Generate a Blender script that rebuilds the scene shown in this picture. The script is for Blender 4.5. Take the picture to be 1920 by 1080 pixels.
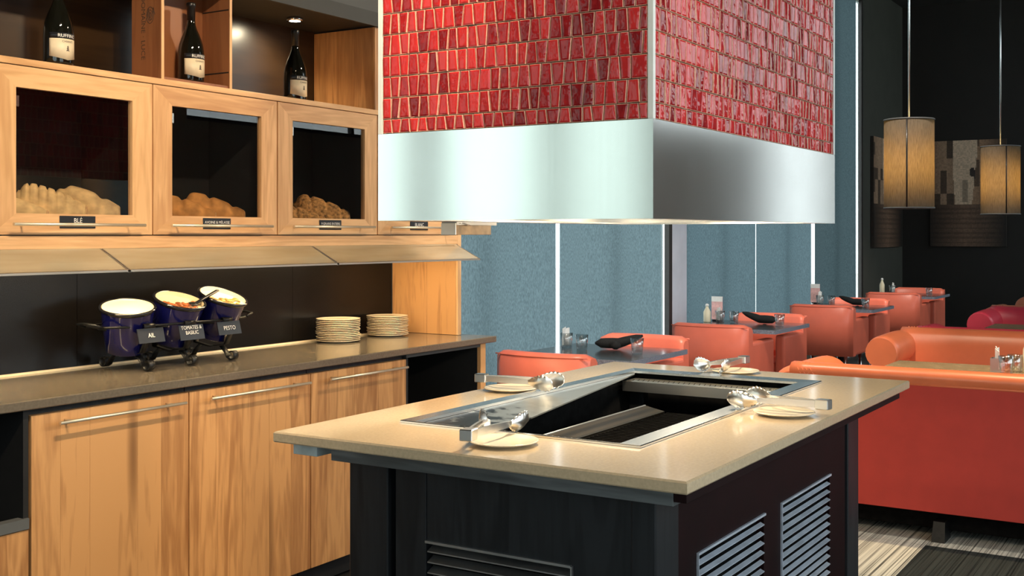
import bpy, bmesh, math, random
from mathutils import Vector, Matrix

# ------------------------------------------------------------------ scene, camera, world, big lights
for _o in list(bpy.data.objects):
    bpy.data.objects.remove(_o, do_unlink=True)
SC = bpy.context.scene
COL = SC.collection
PI = math.pi
random.seed(7)

FPX, HORIZON, YAW, EYE = 2157.0, 440.0, math.radians(31.95), 1.42
cd = bpy.data.cameras.new('camera')
cd.sensor_fit = 'HORIZONTAL'
cd.sensor_width = 36.0
cd.lens = FPX / 1920.0 * 36.0
cd.shift_y = -(540.0 - HORIZON) / 1920.0
cd.clip_start = 0.05
cd.clip_end = 200
cam = bpy.data.objects.new('camera', cd)
COL.objects.link(cam)
cam.location = (0, 0, EYE)
cam.rotation_euler = (PI / 2, 0, YAW - PI / 2)
SC.camera = cam

SC.view_settings.view_transform = 'Standard'
SC.view_settings.look = 'None'
SC.view_settings.gamma = 1.0
SC.view_settings.use_curve_mapping = False
SC.view_settings.exposure = 0.45

world = bpy.data.worlds.new('world')
SC.world = world
world.use_nodes = True
_bg = world.node_tree.nodes['Background']
_bg.inputs['Color'].default_value = (0.84, 0.95, 0.98, 1)
_bg.inputs['Strength'].default_value = 2.4


def new_light(name, kind, loc, energy, color=(1, 1, 1), target=None, parent=None, **kw):
    ld = bpy.data.lights.new(name, kind)
    ld.energy = energy
    ld.color = color
    for k, v in kw.items():
        setattr(ld, k, v)
    o = bpy.data.objects.new(name, ld)
    COL.objects.link(o)
    o.location = loc
    if target is not None:
        d = Vector(target) - Vector(loc)
        o.rotation_euler = d.to_track_quat('-Z', 'Y').to_euler()
    if parent is not None:
        o.parent = parent
        o.location = Vector(loc) - parent.location
    return o


def portal(name, loc, target, w, h):
    o = new_light(name, 'AREA', loc, 1.0, target=target, shape='RECTANGLE', size=w, size_y=h)
    o.data.cycles.is_portal = True
    return o


# daylight portals in the window openings (see walls below)
portal('window_portal_a', (-1.3, 3.83, 2.0), (-1.3, 0, 2.0), 4.4, 2.3)
portal('window_portal_b', (-4.19, -0.1, 2.0), (0, -0.1, 2.0), 4.2, 2.3)
portal('window_portal_c', (3.55, -2.69, 2.1), (3.55, 0, 2.1), 8.1, 2.7)
portal('window_portal_e', (10.9, -2.69, 3.45), (10.9, 0, 3.45), 5.4, 1.7)
portal('window_portal_d', (14.875, -2.69, 2.47), (14.875, 0, 2.47), 2.25, 3.45)

WARM = (1.0, 0.78, 0.52)

# ------------------------------------------------------------------ materials
MATS = {}


def nodemat(name):
    m = bpy.data.materials.new(name)
    m.use_nodes = True
    nt = m.node_tree
    b = nt.nodes['Principled BSDF']
    MATS[name] = m
    return m, nt, b


def N(nt, t, **props):
    n = nt.nodes.new(t)
    for k, v in props.items():
        setattr(n, k, v)
    return n


def coords(nt, scale=(1, 1, 1), kind='Object', rot=(0, 0, 0)):
    tc = N(nt, 'ShaderNodeTexCoord')
    mp = N(nt, 'ShaderNodeMapping')
    mp.inputs['Scale'].default_value = scale
    mp.inputs['Rotation'].default_value = rot
    nt.links.new(tc.outputs[kind], mp.inputs['Vector'])
    return mp.outputs['Vector']


def ramp(nt, fac, stops):
    r = N(nt, 'ShaderNodeValToRGB')
    els = r.color_ramp.elements
    while len(els) < len(stops):
        els.new(0.5)
    for e, (p, c) in zip(els, stops):
        e.position = p
        e.color = (c[0], c[1], c[2], 1)
    nt.links.new(fac, r.inputs['Fac'])
    return r.outputs['Color']


def bump(nt, b, height, strength=0.2, dist=0.01):
    bp = N(nt, 'ShaderNodeBump')
    bp.inputs['Strength'].default_value = strength
    bp.inputs['Distance'].default_value = dist
    nt.links.new(height, bp.inputs['Height'])
    nt.links.new(bp.outputs['Normal'], b.inputs['Normal'])


def plain(name, col, rough=0.5, metal=0.0, noise=0.0, nscale=30, bumps=0.0, spec=0.5, coat=0.0, stretch=(1, 1, 1)):
    m, nt, b = nodemat(name)
    b.inputs['Roughness'].default_value = rough
    b.inputs['Metallic'].default_value = metal
    b.inputs['Specular IOR Level'].default_value = spec
    if coat:
        b.inputs['Coat Weight'].default_value = coat
        b.inputs['Coat Roughness'].default_value = 0.05
    n = N(nt, 'ShaderNodeTexNoise')
    n.inputs['Scale'].default_value = nscale
    n.inputs['Detail'].default_value = 4
    nt.links.new(coords(nt, stretch), n.inputs['Vector'])
    k = noise
    lo = [max(0, c * (1 - k)) for c in col]
    hi = [min(1, c * (1 + k)) for c in col]
    nt.links.new(ramp(nt, n.outputs['Fac'], [(0.3, lo), (0.7, hi)]), b.inputs['Base Color'])
    if bumps:
        bump(nt, b, n.outputs['Fac'], bumps, 0.004)
    return m


def wood(name, dark, light, axis='Z', rough=0.42, var=0.35, knots=True, scale=1.0, coat=0.0, spec=0.5):
    m, nt, b = nodemat(name)
    b.inputs['Specular IOR Level'].default_value = spec
    b.inputs['Roughness'].default_value = rough
    if coat:
        b.inputs['Coat Weight'].default_value = coat
        b.inputs['Coat Roughness'].default_value = 0.15
    sc = {'Z': (9, 9, 0.9), 'X': (0.9, 9, 9), 'Y': (9, 0.9, 9)}[axis]
    sc = tuple(s * scale for s in sc)
    oi = N(nt, 'ShaderNodeObjectInfo')
    mul = N(nt, 'ShaderNodeVectorMath', operation='SCALE')
    comb = N(nt, 'ShaderNodeCombineXYZ')
    for i in range(3):
        nt.links.new(oi.outputs['Random'], comb.inputs[i])
    nt.links.new(comb.outputs[0], mul.inputs[0])
    mul.inputs['Scale'].default_value = 37.0
    add = N(nt, 'ShaderNodeVectorMath', operation='ADD')
    nt.links.new(coords(nt, sc), add.inputs[0])
    nt.links.new(mul.outputs[0], add.inputs[1])
    n1 = N(nt, 'ShaderNodeTexNoise')
    n1.inputs['Scale'].default_value = 1.0
    n1.inputs['Detail'].default_value = 3
    n1.inputs['Distortion'].default_value = 0.6
    nt.links.new(add.outputs[0], n1.inputs['Vector'])
    # ring-like grain out of the noise
    mm = N(nt, 'ShaderNodeMath', operation='MULTIPLY')
    nt.links.new(n1.outputs['Fac'], mm.inputs[0])
    mm.inputs[1].default_value = 42.0
    sn = N(nt, 'ShaderNodeMath', operation='SINE')
    nt.links.new(mm.outputs[0], sn.inputs[0])
    n2 = N(nt, 'ShaderNodeTexNoise')
    n2.inputs['Scale'].default_value = 9.0
    n2.inputs['Detail'].default_value = 5
    nt.links.new(add.outputs[0], n2.inputs['Vector'])
    a1 = N(nt, 'ShaderNodeMath', operation='MULTIPLY_ADD')
    nt.links.new(sn.outputs[0], a1.inputs[0])
    a1.inputs[1].default_value = 0.10
    nt.links.new(n1.outputs['Fac'], a1.inputs[2])
    a2 = N(nt, 'ShaderNodeMath', operation='MULTIPLY_ADD')
    nt.links.new(n2.outputs['Fac'], a2.inputs[0])
    a2.inputs[1].default_value = 0.45
    nt.links.new(a1.outputs[0], a2.inputs[2])
    a3 = N(nt, 'ShaderNodeMath', operation='MULTIPLY_ADD')
    nt.links.new(oi.outputs['Random'], a3.inputs[0])
    a3.inputs[1].default_value = var
    nt.links.new(a2.outputs[0], a3.inputs[2])
    mid = [(x + y) / 2 for x, y in zip(dark, light)]
    colr = ramp(nt, a3.outputs[0], [(0.35, dark), (0.75, mid), (1.15 if False else 1.0, light)])
    if knots:
        vo = N(nt, 'ShaderNodeTexVoronoi')
        vo.inputs['Scale'].default_value = 0.55
        nt.links.new(add.outputs[0], vo.inputs['Vector'])
        kr = ramp(nt, vo.outputs['Distance'], [(0.05, (0.12, 0.06, 0.03)), (0.16, (1, 1, 1))])
        mx = N(nt, 'ShaderNodeMix', data_type='RGBA', blend_type='MULTIPLY')
        mx.inputs[0].default_value = 0.75
        nt.links.new(colr, mx.inputs[6])
        nt.links.new(kr, mx.inputs[7])
        colr = mx.outputs[2]
    nt.links.new(colr, b.inputs['Base Color'])
    bump(nt, b, a2.outputs[0], 0.08, 0.002)
    return m


def steel(name, col=(0.78, 0.79, 0.78), rough=0.22, axis='Z', amp=0.10):
    m, nt, b = nodemat(name)
    b.inputs['Metallic'].default_value = 1.0
    b.inputs['Base Color'].default_value = (*col, 1)
    sc = {'Z': (180, 180, 1.5), 'X': (1.5, 180, 180), 'Y': (180, 1.5, 180)}[axis]
    n = N(nt, 'ShaderNodeTexNoise')
    n.inputs['Scale'].default_value = 1.0
    nt.links.new(coords(nt, sc), n.inputs['Vector'])
    n2 = N(nt, 'ShaderNodeTexNoise')
    n2.inputs['Scale'].default_value = 5.0
    n2.inputs['Detail'].default_value = 5
    nt.links.new(coords(nt), n2.inputs['Vector'])
    ma = N(nt, 'ShaderNodeMath', operation='MULTIPLY_ADD')
    nt.links.new(n.outputs['Fac'], ma.inputs[0])
    ma.inputs[1].default_value = amp
    ma.inputs[2].default_value = rough - amp / 2
    ma2 = N(nt, 'ShaderNodeMath', operation='MULTIPLY_ADD')
    nt.links.new(n2.outputs['Fac'], ma2.inputs[0])
    ma2.inputs[1].default_value = amp
    nt.links.new(ma.outputs[0], ma2.inputs[2])
    nt.links.new(ma2.outputs[0], b.inputs['Roughness'])
    return m


def sym_fresnel(nt, f0=0.045):
    """reflectance that is the same from both sides of a thin sheet"""
    lw = N(nt, 'ShaderNodeLayerWeight')
    lw.inputs['Blend'].default_value = 0.5
    pw = N(nt, 'ShaderNodeMath', operation='POWER')
    nt.links.new(lw.outputs['Facing'], pw.inputs[0])
    pw.inputs[1].default_value = 5.0
    ma = N(nt, 'ShaderNodeMath', operation='MULTIPLY_ADD')
    nt.links.new(pw.outputs[0], ma.inputs[0])
    ma.inputs[1].default_value = 0.9
    ma.inputs[2].default_value = f0
    return ma.outputs[0]


def pane_mat(name, tint=(1, 1, 1), f0=0.045, rough=0.0):
    m = bpy.data.materials.new(name)
    m.use_nodes = True
    MATS[name] = m
    nt = m.node_tree
    nt.nodes.remove(nt.nodes['Principled BSDF'])
    out = nt.nodes['Material Output']
    t = N(nt, 'ShaderNodeBsdfTransparent')
    t.inputs['Color'].default_value = (*tint, 1)
    g = N(nt, 'ShaderNodeBsdfGlossy')
    g.inputs['Roughness'].default_value = rough
    fr = sym_fresnel(nt, f0)
    mx = N(nt, 'ShaderNodeMixShader')
    nt.links.new(fr, mx.inputs[0])
    nt.links.new(t.outputs[0], mx.inputs[1])
    nt.links.new(g.outputs[0], mx.inputs[2])
    nt.links.new(mx.outputs[0], out.inputs['Surface'])
    return m


def emis(name, col, strength):
    m, nt, b = nodemat(name)
    b.inputs['Base Color'].default_value = (*col, 1)
    b.inputs['Emission Color'].default_value = (*col, 1)
    b.inputs['Emission Strength'].default_value = strength
    return m


def fabric_translucent(name, col, trans, amt, nscale=220, stretch=(1, 1, 1), lo=0.6):
    m = bpy.data.materials.new(name)
    m.use_nodes = True
    MATS[name] = m
    nt = m.node_tree
    nt.nodes.remove(nt.nodes['Principled BSDF'])
    out = nt.nodes['Material Output']
    d = N(nt, 'ShaderNodeBsdfDiffuse')
    t = N(nt, 'ShaderNodeBsdfTranslucent')
    n = N(nt, 'ShaderNodeTexNoise')
    n.inputs['Scale'].default_value = nscale
    n.inputs['Detail'].default_value = 3
    nt.links.new(coords(nt, stretch), n.inputs['Vector'])
    nt.links.new(ramp(nt, n.outputs['Fac'], [(0.3, [c * lo for c in col]), (0.7, col)]), d.inputs['Color'])
    nt.links.new(ramp(nt, n.outputs['Fac'], [(0.3, [c * lo for c in trans]), (0.7, trans)]), t.inputs['Color'])
    mx = N(nt, 'ShaderNodeMixShader')
    mx.inputs[0].default_value = amt
    nt.links.new(d.outputs[0], mx.inputs[1])
    nt.links.new(t.outputs[0], mx.inputs[2])
    nt.links.new(mx.outputs[0], out.inputs['Surface'])
    return m


wood('oak', (0.26, 0.100, 0.031), (0.66, 0.345, 0.135), 'Z', var=0.42)
wood('oak_x', (0.50, 0.245, 0.095), (0.80, 0.49, 0.24), 'X', var=0.2, knots=False)
wood('oak_frame_z', (0.50, 0.245, 0.095), (0.80, 0.49, 0.24), 'Z', var=0.2, knots=False)
wood('dark_oak', (0.010, 0.0048, 0.002), (0.036, 0.018, 0.007), 'X', rough=0.3, knots=False, scale=0.6)
wood('crate_wood', (0.17, 0.055, 0.02), (0.30, 0.115, 0.045), 'Z', knots=False)
wood('black_wood', (0.006, 0.0065, 0.0075), (0.022, 0.024, 0.027), 'Z', rough=0.38, knots=False, spec=0.28)
wood('grey_wood', (0.018, 0.021, 0.022), (0.15, 0.165, 0.17), 'Y', rough=0.45, knots=False)
plain('bluegrey_block', (0.42, 0.50, 0.51), 0.5, noise=0.25, nscale=14)
plain('stone_dim', (0.15, 0.125, 0.095), 0.10, noise=0.12, nscale=120)  # worktop stone with the dimmer light of the wall counter in its colour
plain('stone_lit', (0.55, 0.43, 0.28), 0.13, noise=0.08, nscale=140)  # same stone, the warm light on the island put into its colour
plain('table_stone', (0.06, 0.065, 0.07), 0.15, noise=0.4, nscale=90)
plain('table_edge', (0.20, 0.24, 0.30), 0.4, noise=0.5, nscale=160)
plain('booth_top', (0.34, 0.25, 0.15), 0.2, noise=0.15, nscale=20)
plain('splash', (0.005, 0.0042, 0.004), 0.25, noise=0.25, nscale=3, spec=0.25)
plain('black_void', (0.006, 0.006, 0.006), 0.7, noise=0.2)
plain('black_matte', (0.008, 0.008, 0.009), 0.6, noise=0.3, nscale=40)
plain('iron', (0.012, 0.013, 0.014), 0.38, metal=0.4, noise=0.3, nscale=60, bumps=0.1)
plain('enamel_blue', (0.005, 0.006, 0.075), 0.10, noise=0.2, nscale=12, coat=0.6)
plain('enamel_black', (0.01, 0.01, 0.014), 0.12, noise=0.2, coat=0.5)
plain('cream_glaze', (0.82, 0.70, 0.50), 0.22, noise=0.03, nscale=20, coat=0.3)
plain('cream_dip', (0.86, 0.78, 0.56), 0.35, noise=0.06, nscale=14)
plain('tomato_dip', (0.42, 0.11, 0.025), 0.35, noise=0.7, nscale=60, bumps=0.5)
plain('pesto_dip', (0.34, 0.20, 0.04), 0.4, noise=0.6, nscale=70, bumps=0.5)
plain('white_trim', (0.82, 0.83, 0.80), 0.3, noise=0.03)
plain('grout', (0.50, 0.30, 0.19), 0.7, noise=0.2, nscale=200)
plain('brass_bar', (0.86, 0.76, 0.58), 0.40, metal=0.75, noise=0.04)
plain('label_black', (0.012, 0.013, 0.017), 0.35, noise=0.2)
plain('letter_white', (0.85, 0.83, 0.78), 0.5, noise=0.02)
plain('letter_dark', (0.07, 0.045, 0.03), 0.6, noise=0.1)
plain('paper_cream', (0.78, 0.66, 0.47), 0.55, noise=0.05, nscale=40)
plain('paper_white', (0.85, 0.85, 0.82), 0.6, noise=0.05, nscale=40)
plain('card_pink', (0.80, 0.48, 0.46), 0.5, noise=0.25, nscale=30)
plain('bottle_glass', (0.006, 0.006, 0.004), 0.04, noise=0.2, spec=0.7)
plain('foil', (0.01, 0.009, 0.009), 0.3, noise=0.2)
plain('bread_pale', (0.78, 0.54, 0.27), 0.85, noise=0.30, nscale=26, bumps=0.6)
plain('bread_brown', (0.56, 0.26, 0.075), 0.8, noise=0.4, nscale=24, bumps=0.6)
plain('bread_seed', (0.56, 0.29, 0.10), 0.85, noise=0.7, nscale=70, bumps=0.9)
plain('crumb', (0.68, 0.44, 0.23), 0.9, noise=0.3, nscale=50, bumps=0.6)
plain('cloth_red', (0.52, 0.048, 0.034), 0.75, noise=0.06, nscale=10, bumps=0.04)
plain('vinyl_coral', (0.84, 0.190, 0.115), 0.36, noise=0.05, nscale=8, bumps=0.03)
plain('vinyl_orange', (0.74, 0.185, 0.075), 0.36, noise=0.06, nscale=8, bumps=0.03)
plain('vinyl_pink', (0.62, 0.045, 0.075), 0.36, noise=0.06, nscale=8, bumps=0.03)
plain('vinyl_tan', (0.62, 0.20, 0.11), 0.36, noise=0.06, nscale=8, bumps=0.03)
plain('napkin_black', (0.008, 0.008, 0.008), 0.8, noise=0.4, nscale=120, bumps=0.3)
plain('wall_dark', (0.013, 0.011, 0.009), 0.7, noise=0.15, nscale=4)
plain('wall_olive', (0.05, 0.052, 0.042), 0.75, noise=0.1, nscale=4)
plain('wall_pier', (0.66, 0.72, 0.82), 0.6, noise=0.06, nscale=6)
plain('wall_neutral', (0.55, 0.47, 0.38), 0.8, noise=0.08, nscale=4)
plain('ceiling_dark', (0.03, 0.028, 0.026), 0.8, noise=0.1, nscale=4)
plain('bulkhead_grey', (0.10, 0.105, 0.105), 0.7, noise=0.08, nscale=5)
plain('bulkhead_lip', (0.045, 0.047, 0.045), 0.6, noise=0.08, nscale=5)
plain('floor_dark', (0.03, 0.028, 0.026), 0.45, noise=0.2, nscale=6)
plain('ground_out', (0.74, 0.76, 0.72), 0.9, noise=0.1, nscale=0.5)
plain('frame_dark', (0.02, 0.018, 0.016), 0.5, noise=0.1)
plain('frame_pale', (0.55, 0.62, 0.60), 0.4, noise=0.05)
plain('maroon_wood', (0.010, 0.002, 0.0025), 0.55, noise=0.3, nscale=9, spec=0.12)
plain('soot', (0.004, 0.004, 0.004), 0.9, noise=0.5, nscale=40, spec=0.08)
plain('charcoal', (0.005, 0.0035, 0.0022), 0.9, noise=0.9, nscale=160, bumps=1.0, spec=0.1)
plain('canvas_edge', (0.03, 0.025, 0.02), 0.7, noise=0.2)
steel('steel_z', rough=0.20, axis='Z')
steel('steel_band', (0.88, 0.88, 0.85), rough=0.13, axis='Z', amp=0.03)
steel('steel_x', rough=0.24, axis='X', amp=0.04)
steel('tong_steel', (0.80, 0.78, 0.74), rough=0.27, axis='X', amp=0.03)
steel('steel_y', (0.74, 0.72, 0.66), rough=0.28, axis='Y', amp=0.04)
steel('steel_dark', (0.42, 0.42, 0.42), rough=0.34, axis='X', amp=0.25)
plain('steel_daylit', (0.66, 0.72, 0.82), 0.42, metal=0.55, noise=0.18, nscale=40, stretch=(.3, 1, 1))  # slat steel with the bluish window light put into its colour
steel('steel_warm', (0.60, 0.52, 0.42), rough=0.3, axis='X', amp=0.2)
plain('steel_brown', (0.13, 0.085, 0.045), 0.35, metal=0.2, noise=0.4, nscale=30)
steel('chrome', (0.85, 0.85, 0.86), rough=0.10, axis='X', amp=0.04)
pane_mat('pane')
pane_mat('pane_tinted', (0.68, 0.72, 0.69))  # tint added to dim the unseen side window mirrored in the hood
pane_mat('pane_cabinet', (0.93, 0.92, 0.90))
pane_mat('tumbler_glass', (0.97, 0.99, 0.99), f0=0.30, rough=0.06)
emis('lamp_warm', (1.0, 0.72, 0.40), 14.0)
emis('lamp_puck', (1.0, 0.9, 0.68), 22.0)
emis('lamp_strip', (1.0, 0.75, 0.42), 24.0)
emis('lamp_hood', (1.0, 0.82, 0.58), 9.0)
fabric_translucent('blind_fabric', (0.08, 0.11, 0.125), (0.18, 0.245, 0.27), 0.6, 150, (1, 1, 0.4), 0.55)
fabric_translucent('blind_fabric_view_mid', (0.06, 0.085, 0.10), (0.125, 0.18, 0.205), 0.6, 150, (1, 1, 0.4), 0.55)  # same blind cloth, darkened a little to stand in for the slanting view
fabric_translucent('blind_fabric_view_dark', (0.04, 0.055, 0.065), (0.065, 0.095, 0.105), 0.6, 150, (1, 1, 0.4), 0.55)  # same cloth again, view-angle darkening put fully into the colour
fabric_translucent('shade_linen', (0.22, 0.185, 0.14), (0.60, 0.46, 0.22), 0.55, 240, (1, 1, 0.08))


def guard_mat():
    m = bpy.data.materials.new('guard_glass')
    m.use_nodes = True
    MATS['guard_glass'] = m
    nt = m.node_tree
    nt.nodes.remove(nt.nodes['Principled BSDF'])
    out = nt.nodes['Material Output']
    tr = N(nt, 'ShaderNodeBsdfTransparent')
    tr.inputs['Color'].default_value = (0.9, 0.86, 0.78, 1)
    tl = N(nt, 'ShaderNodeBsdfTranslucent')
    df = N(nt, 'ShaderNodeBsdfDiffuse')
    n = N(nt, 'ShaderNodeTexNoise')
    n.inputs['Scale'].default_value = 3
    nt.links.new(coords(nt, (1, 6, 6)), n.inputs['Vector'])
    c = ramp(nt, n.outputs['Fac'], [(0.3, (0.66, 0.57, 0.40)), (0.7, (0.80, 0.72, 0.55))])
    nt.links.new(c, tl.inputs['Color'])
    nt.links.new(c, df.inputs['Color'])
    gl = N(nt, 'ShaderNodeBsdfGlossy')
    gl.inputs['Roughness'].default_value = 0.12
    m1 = N(nt, 'ShaderNodeMixShader')
    m1.inputs[0].default_value = 0.45
    nt.links.new(df.outputs[0], m1.inputs[1])
    nt.links.new(tl.outputs[0], m1.inputs[2])
    m2 = N(nt, 'ShaderNodeMixShader')
    m2.inputs[0].default_value = 0.38
    nt.links.new(m1.outputs[0], m2.inputs[1])
    nt.links.new(tr.outputs[0], m2.inputs[2])
    fr = sym_fresnel(nt)
    m3 = N(nt, 'ShaderNodeMixShader')
    nt.links.new(fr, m3.inputs[0])
    nt.links.new(m2.outputs[0], m3.inputs[1])
    nt.links.new(gl.outputs[0], m3.inputs[2])
    nt.links.new(m3.outputs[0], out.inputs['Surface'])


guard_mat()


def tile_mat():
    m, nt, b = nodemat('tile_red')
    b.inputs['Roughness'].default_value = 0.08
    b.inputs['Specular IOR Level'].default_value = 0.32
    oi = N(nt, 'ShaderNodeObjectInfo')
    ge = N(nt, 'ShaderNodeNewGeometry')
    ad = N(nt, 'ShaderNodeMath', operation='ADD')
    nt.links.new(oi.outputs['Random'], ad.inputs[0])
    nt.links.new(ge.outputs['Random Per Island'], ad.inputs[1])
    fr = N(nt, 'ShaderNodeMath', operation='FRACT')
    nt.links.new(ad.outputs[0], fr.inputs[0])
    n = N(nt, 'ShaderNodeTexNoise')
    n.inputs['Scale'].default_value = 55
    n.inputs['Detail'].default_value = 4
    nt.links.new(coords(nt), n.inputs['Vector'])
    a2 = N(nt, 'ShaderNodeMath', operation='MULTIPLY_ADD')
    nt.links.new(n.outputs['Fac'], a2.inputs[0])
    a2.inputs[1].default_value = 0.7
    sub = N(nt, 'ShaderNodeMath', operation='SUBTRACT')
    nt.links.new(fr.outputs[0], sub.inputs[0])
    sub.inputs[1].default_value = 0.35
    nt.links.new(sub.outputs[0], a2.inputs[2])
    nt.links.new(ramp(nt, a2.outputs[0], [(0.0, (0.24, 0.010, 0.013)), (0.35, (0.44, 0.020, 0.023)), (0.8, (0.62, 0.034, 0.034))]),
                 b.inputs['Base Color'])
    n2 = N(nt, 'ShaderNodeTexNoise')
    n2.inputs['Scale'].default_value = 38
    n2.inputs['Detail'].default_value = 2
    nt.links.new(coords(nt), n2.inputs['Vector'])
    bump(nt, b, n2.outputs['Fac'], 0.30, 0.005)


tile_mat()
plain('tile_rim', (0.72, 0.40, 0.29), 0.3, noise=0.2, nscale=120)


def carpet(name, dark, light):
    m, nt, b = nodemat(name)
    b.inputs['Roughness'].default_value = 0.95
    b.inputs['Specular IOR Level'].default_value = 0.1
    n = N(nt, 'ShaderNodeTexNoise')
    n.inputs['Scale'].default_value = 1.0
    n.inputs['Detail'].default_value = 4
    n.inputs['Roughness'].default_value = 0.75
    nt.links.new(coords(nt, (0.45, 120, 1)), n.inputs['Vector'])
    f = N(nt, 'ShaderNodeTexNoise')
    f.inputs['Scale'].default_value = 300
    nt.links.new(coords(nt), f.inputs['Vector'])
    nt.links.new(ramp(nt, n.outputs['Fac'], [(0.36, dark), (0.46, [(a * 1.4 + c) / 2.4 for a, c in zip(light, dark)]), (0.58, light)]), b.inputs['Base Color'])
    bump(nt, b, n.outputs['Fac'], 0.4, 0.006)


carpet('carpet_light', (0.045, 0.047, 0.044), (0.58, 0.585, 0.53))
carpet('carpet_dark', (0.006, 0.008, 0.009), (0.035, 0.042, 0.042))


def perf_mat(name, metal=(0.62, 0.54, 0.42), scale=110):
    m, nt, b = nodemat(name)
    b.inputs['Metallic'].default_value = 0.85
    b.inputs['Roughness'].default_value = 0.35
    v = N(nt, 'ShaderNodeTexVoronoi')
    v.inputs['Randomness'].default_value = 0.0
    v.inputs['Scale'].default_value = scale
    nt.links.new(coords(nt), v.inputs['Vector'])
    nt.links.new(ramp(nt, v.outputs['Distance'], [(0.40, (0.01, 0.01, 0.01)), (0.47, metal)]), b.inputs['Base Color'])


perf_mat('perforated', (0.11, 0.085, 0.055), 130)


def vcol_mat(name):
    m, nt, b = nodemat(name)
    b.inputs['Roughness'].default_value = 0.6
    a = N(nt, 'ShaderNodeVertexColor')
    a.layer_name = 'print'
    nt.links.new(a.outputs['Color'], b.inputs['Base Color'])
    return m


vcol_mat('canvas_print')


# ------------------------------------------------------------------ mesh helpers
class MB:
    """collects simple solids in one bmesh"""

    def __init__(self):
        self.bm = bmesh.new()

    def poly(self, verts, faces):
        vs = [self.bm.verts.new(v) for v in verts]
        for f in faces:
            try:
                self.bm.faces.new([vs[i] for i in f])
            except ValueError:
                pass
        return self

    def box(self, x0, x1, y0, y1, z0, z1, b=0.0, seg=1):
        t = bmesh.new()
        vs = [t.verts.new((x, y, z)) for x in (x0, x1) for y in (y0, y1) for z in (z0, z1)]
        for f in ((0, 1, 3, 2), (4, 6, 7, 5), (0, 4, 5, 1), (2, 3, 7, 6), (0, 2, 6, 4), (1, 5, 7, 3)):
            t.faces.new([vs[i] for i in f])
        if b > 0:
            bmesh.ops.bevel(t, geom=list(t.edges), offset=b, segments=seg, profile=0.6, affect='EDGES')
        self.merge(t)
        return self

    def merge(self, t, M=None):
        mp = {}
        for v in t.verts:
            co = v.co if M is None else M @ v.co
            mp[v] = self.bm.verts.new(co)
        for f in t.faces:
            try:
                nf = self.bm.faces.new([mp[v] for v in f.verts])
                nf.smooth = f.smooth
            except ValueError:
                pass
        t.free()

    def hexa(self, p):
        """8 points: bottom 4 then top 4, counter-clockwise"""
        return self.poly(p, ((3, 2, 1, 0), (4, 5, 6, 7), (0, 1, 5, 4), (1, 2, 6, 5), (2, 3, 7, 6), (3, 0, 4, 7)))

    def ring(self, pts):
        return [self.bm.verts.new(p) for p in pts]

    def loft(self, rings, cap=True, closed=True):
        rs = [self.ring(r) for r in rings]
        n = len(rs[0])
        for a, b in zip(rs, rs[1:]):
            for i in range(n if closed else n - 1):
                j = (i + 1) % n
                f = self.bm.faces.new((a[i], a[j], b[j], b[i]))
                f.smooth = True
        if cap:
            self.bm.faces.new(rs[0][::-1])
            self.bm.faces.new(rs[-1])
        return self

    def lathe(self, prof, c=(0, 0, 0), seg=24, M=None, cap=True):
        rings = []
        for r, z in prof:
            ring = []
            for i in range(seg):
                a = 2 * PI * i / seg
                p = Vector((max(r, 1e-5) * math.cos(a), max(r, 1e-5) * math.sin(a), z))
                if M is not None:
                    p = M @ p
                ring.append(p + Vector(c))
            rings.append(ring)
        return self.loft(rings, cap)

    def tube(self, path, r, seg=8, cap=True):
        path = [Vector(p) for p in path]
        rs = r if isinstance(r, (list, tuple)) else [r] * len(path)
        up = None
        rings = []
        for i, p in enumerate(path):
            d = (path[min(i + 1, len(path) - 1)] - path[max(i - 1, 0)]).normalized()
            if up is None:
                up = Vector((0, 0, 1)) if abs(d.z) < 0.9 else Vector((1, 0, 0))
            u = d.cross(up)
            if u.length < 1e-5:
                u = d.orthogonal()
            u.normalize()
            w = u.cross(d).normalized()
            up = w
            rings.append([p + (u * math.cos(2 * PI * k / seg) + w * math.sin(2 * PI * k / seg)) * rs[i] for k in range(seg)])
        return self.loft(rings, cap)

    def strap(self, path, width_vec, th):
        """flat bar following a path, width along width_vec"""
        path = [Vector(p) for p in path]
        wv = Vector(width_vec)
        rings = []
        for i, p in enumerate(path):
            d = (path[min(i + 1, len(path) - 1)] - path[max(i - 1, 0)]).normalized()
            n = d.cross(wv).normalized() * th / 2
            rings.append([p - wv / 2 - n, p + wv / 2 - n, p + wv / 2 + n, p - wv / 2 + n])
        return self.loft(rings)

    def prism(self, pts, axis, a, b):
        """extrude a 2D polygon along an axis ('X','Y','Z') from a to b"""
        def P(u, v, t):
            return {'X': (t, u, v), 'Y': (u, t, v), 'Z': (u, v, t)}[axis]
        n = len(pts)
        vs = [P(u, v, a) for u, v in pts] + [P(u, v, b) for u, v in pts]
        fs = [tuple(range(n))[::-1], tuple(range(n, 2 * n))] + [(i, (i + 1) % n, (i + 1) % n + n, i + n) for i in range(n)]
        return self.poly(vs, fs)

    def mesh(self, name, origin=(0, 0, 0), recalc=True):
        if recalc:
            bmesh.ops.recalc_face_normals(self.bm, faces=list(self.bm.faces))
        o = Vector(origin)
        for v in self.bm.verts:
            v.co -= o
        me = bpy.data.meshes.new(name)
        self.bm.to_mesh(me)
        self.bm.free()
        return me


def root_loc(o):
    p = Vector((0, 0, 0))
    while o is not None:
        p = p + o.location
        o = o.parent
    return p


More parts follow.
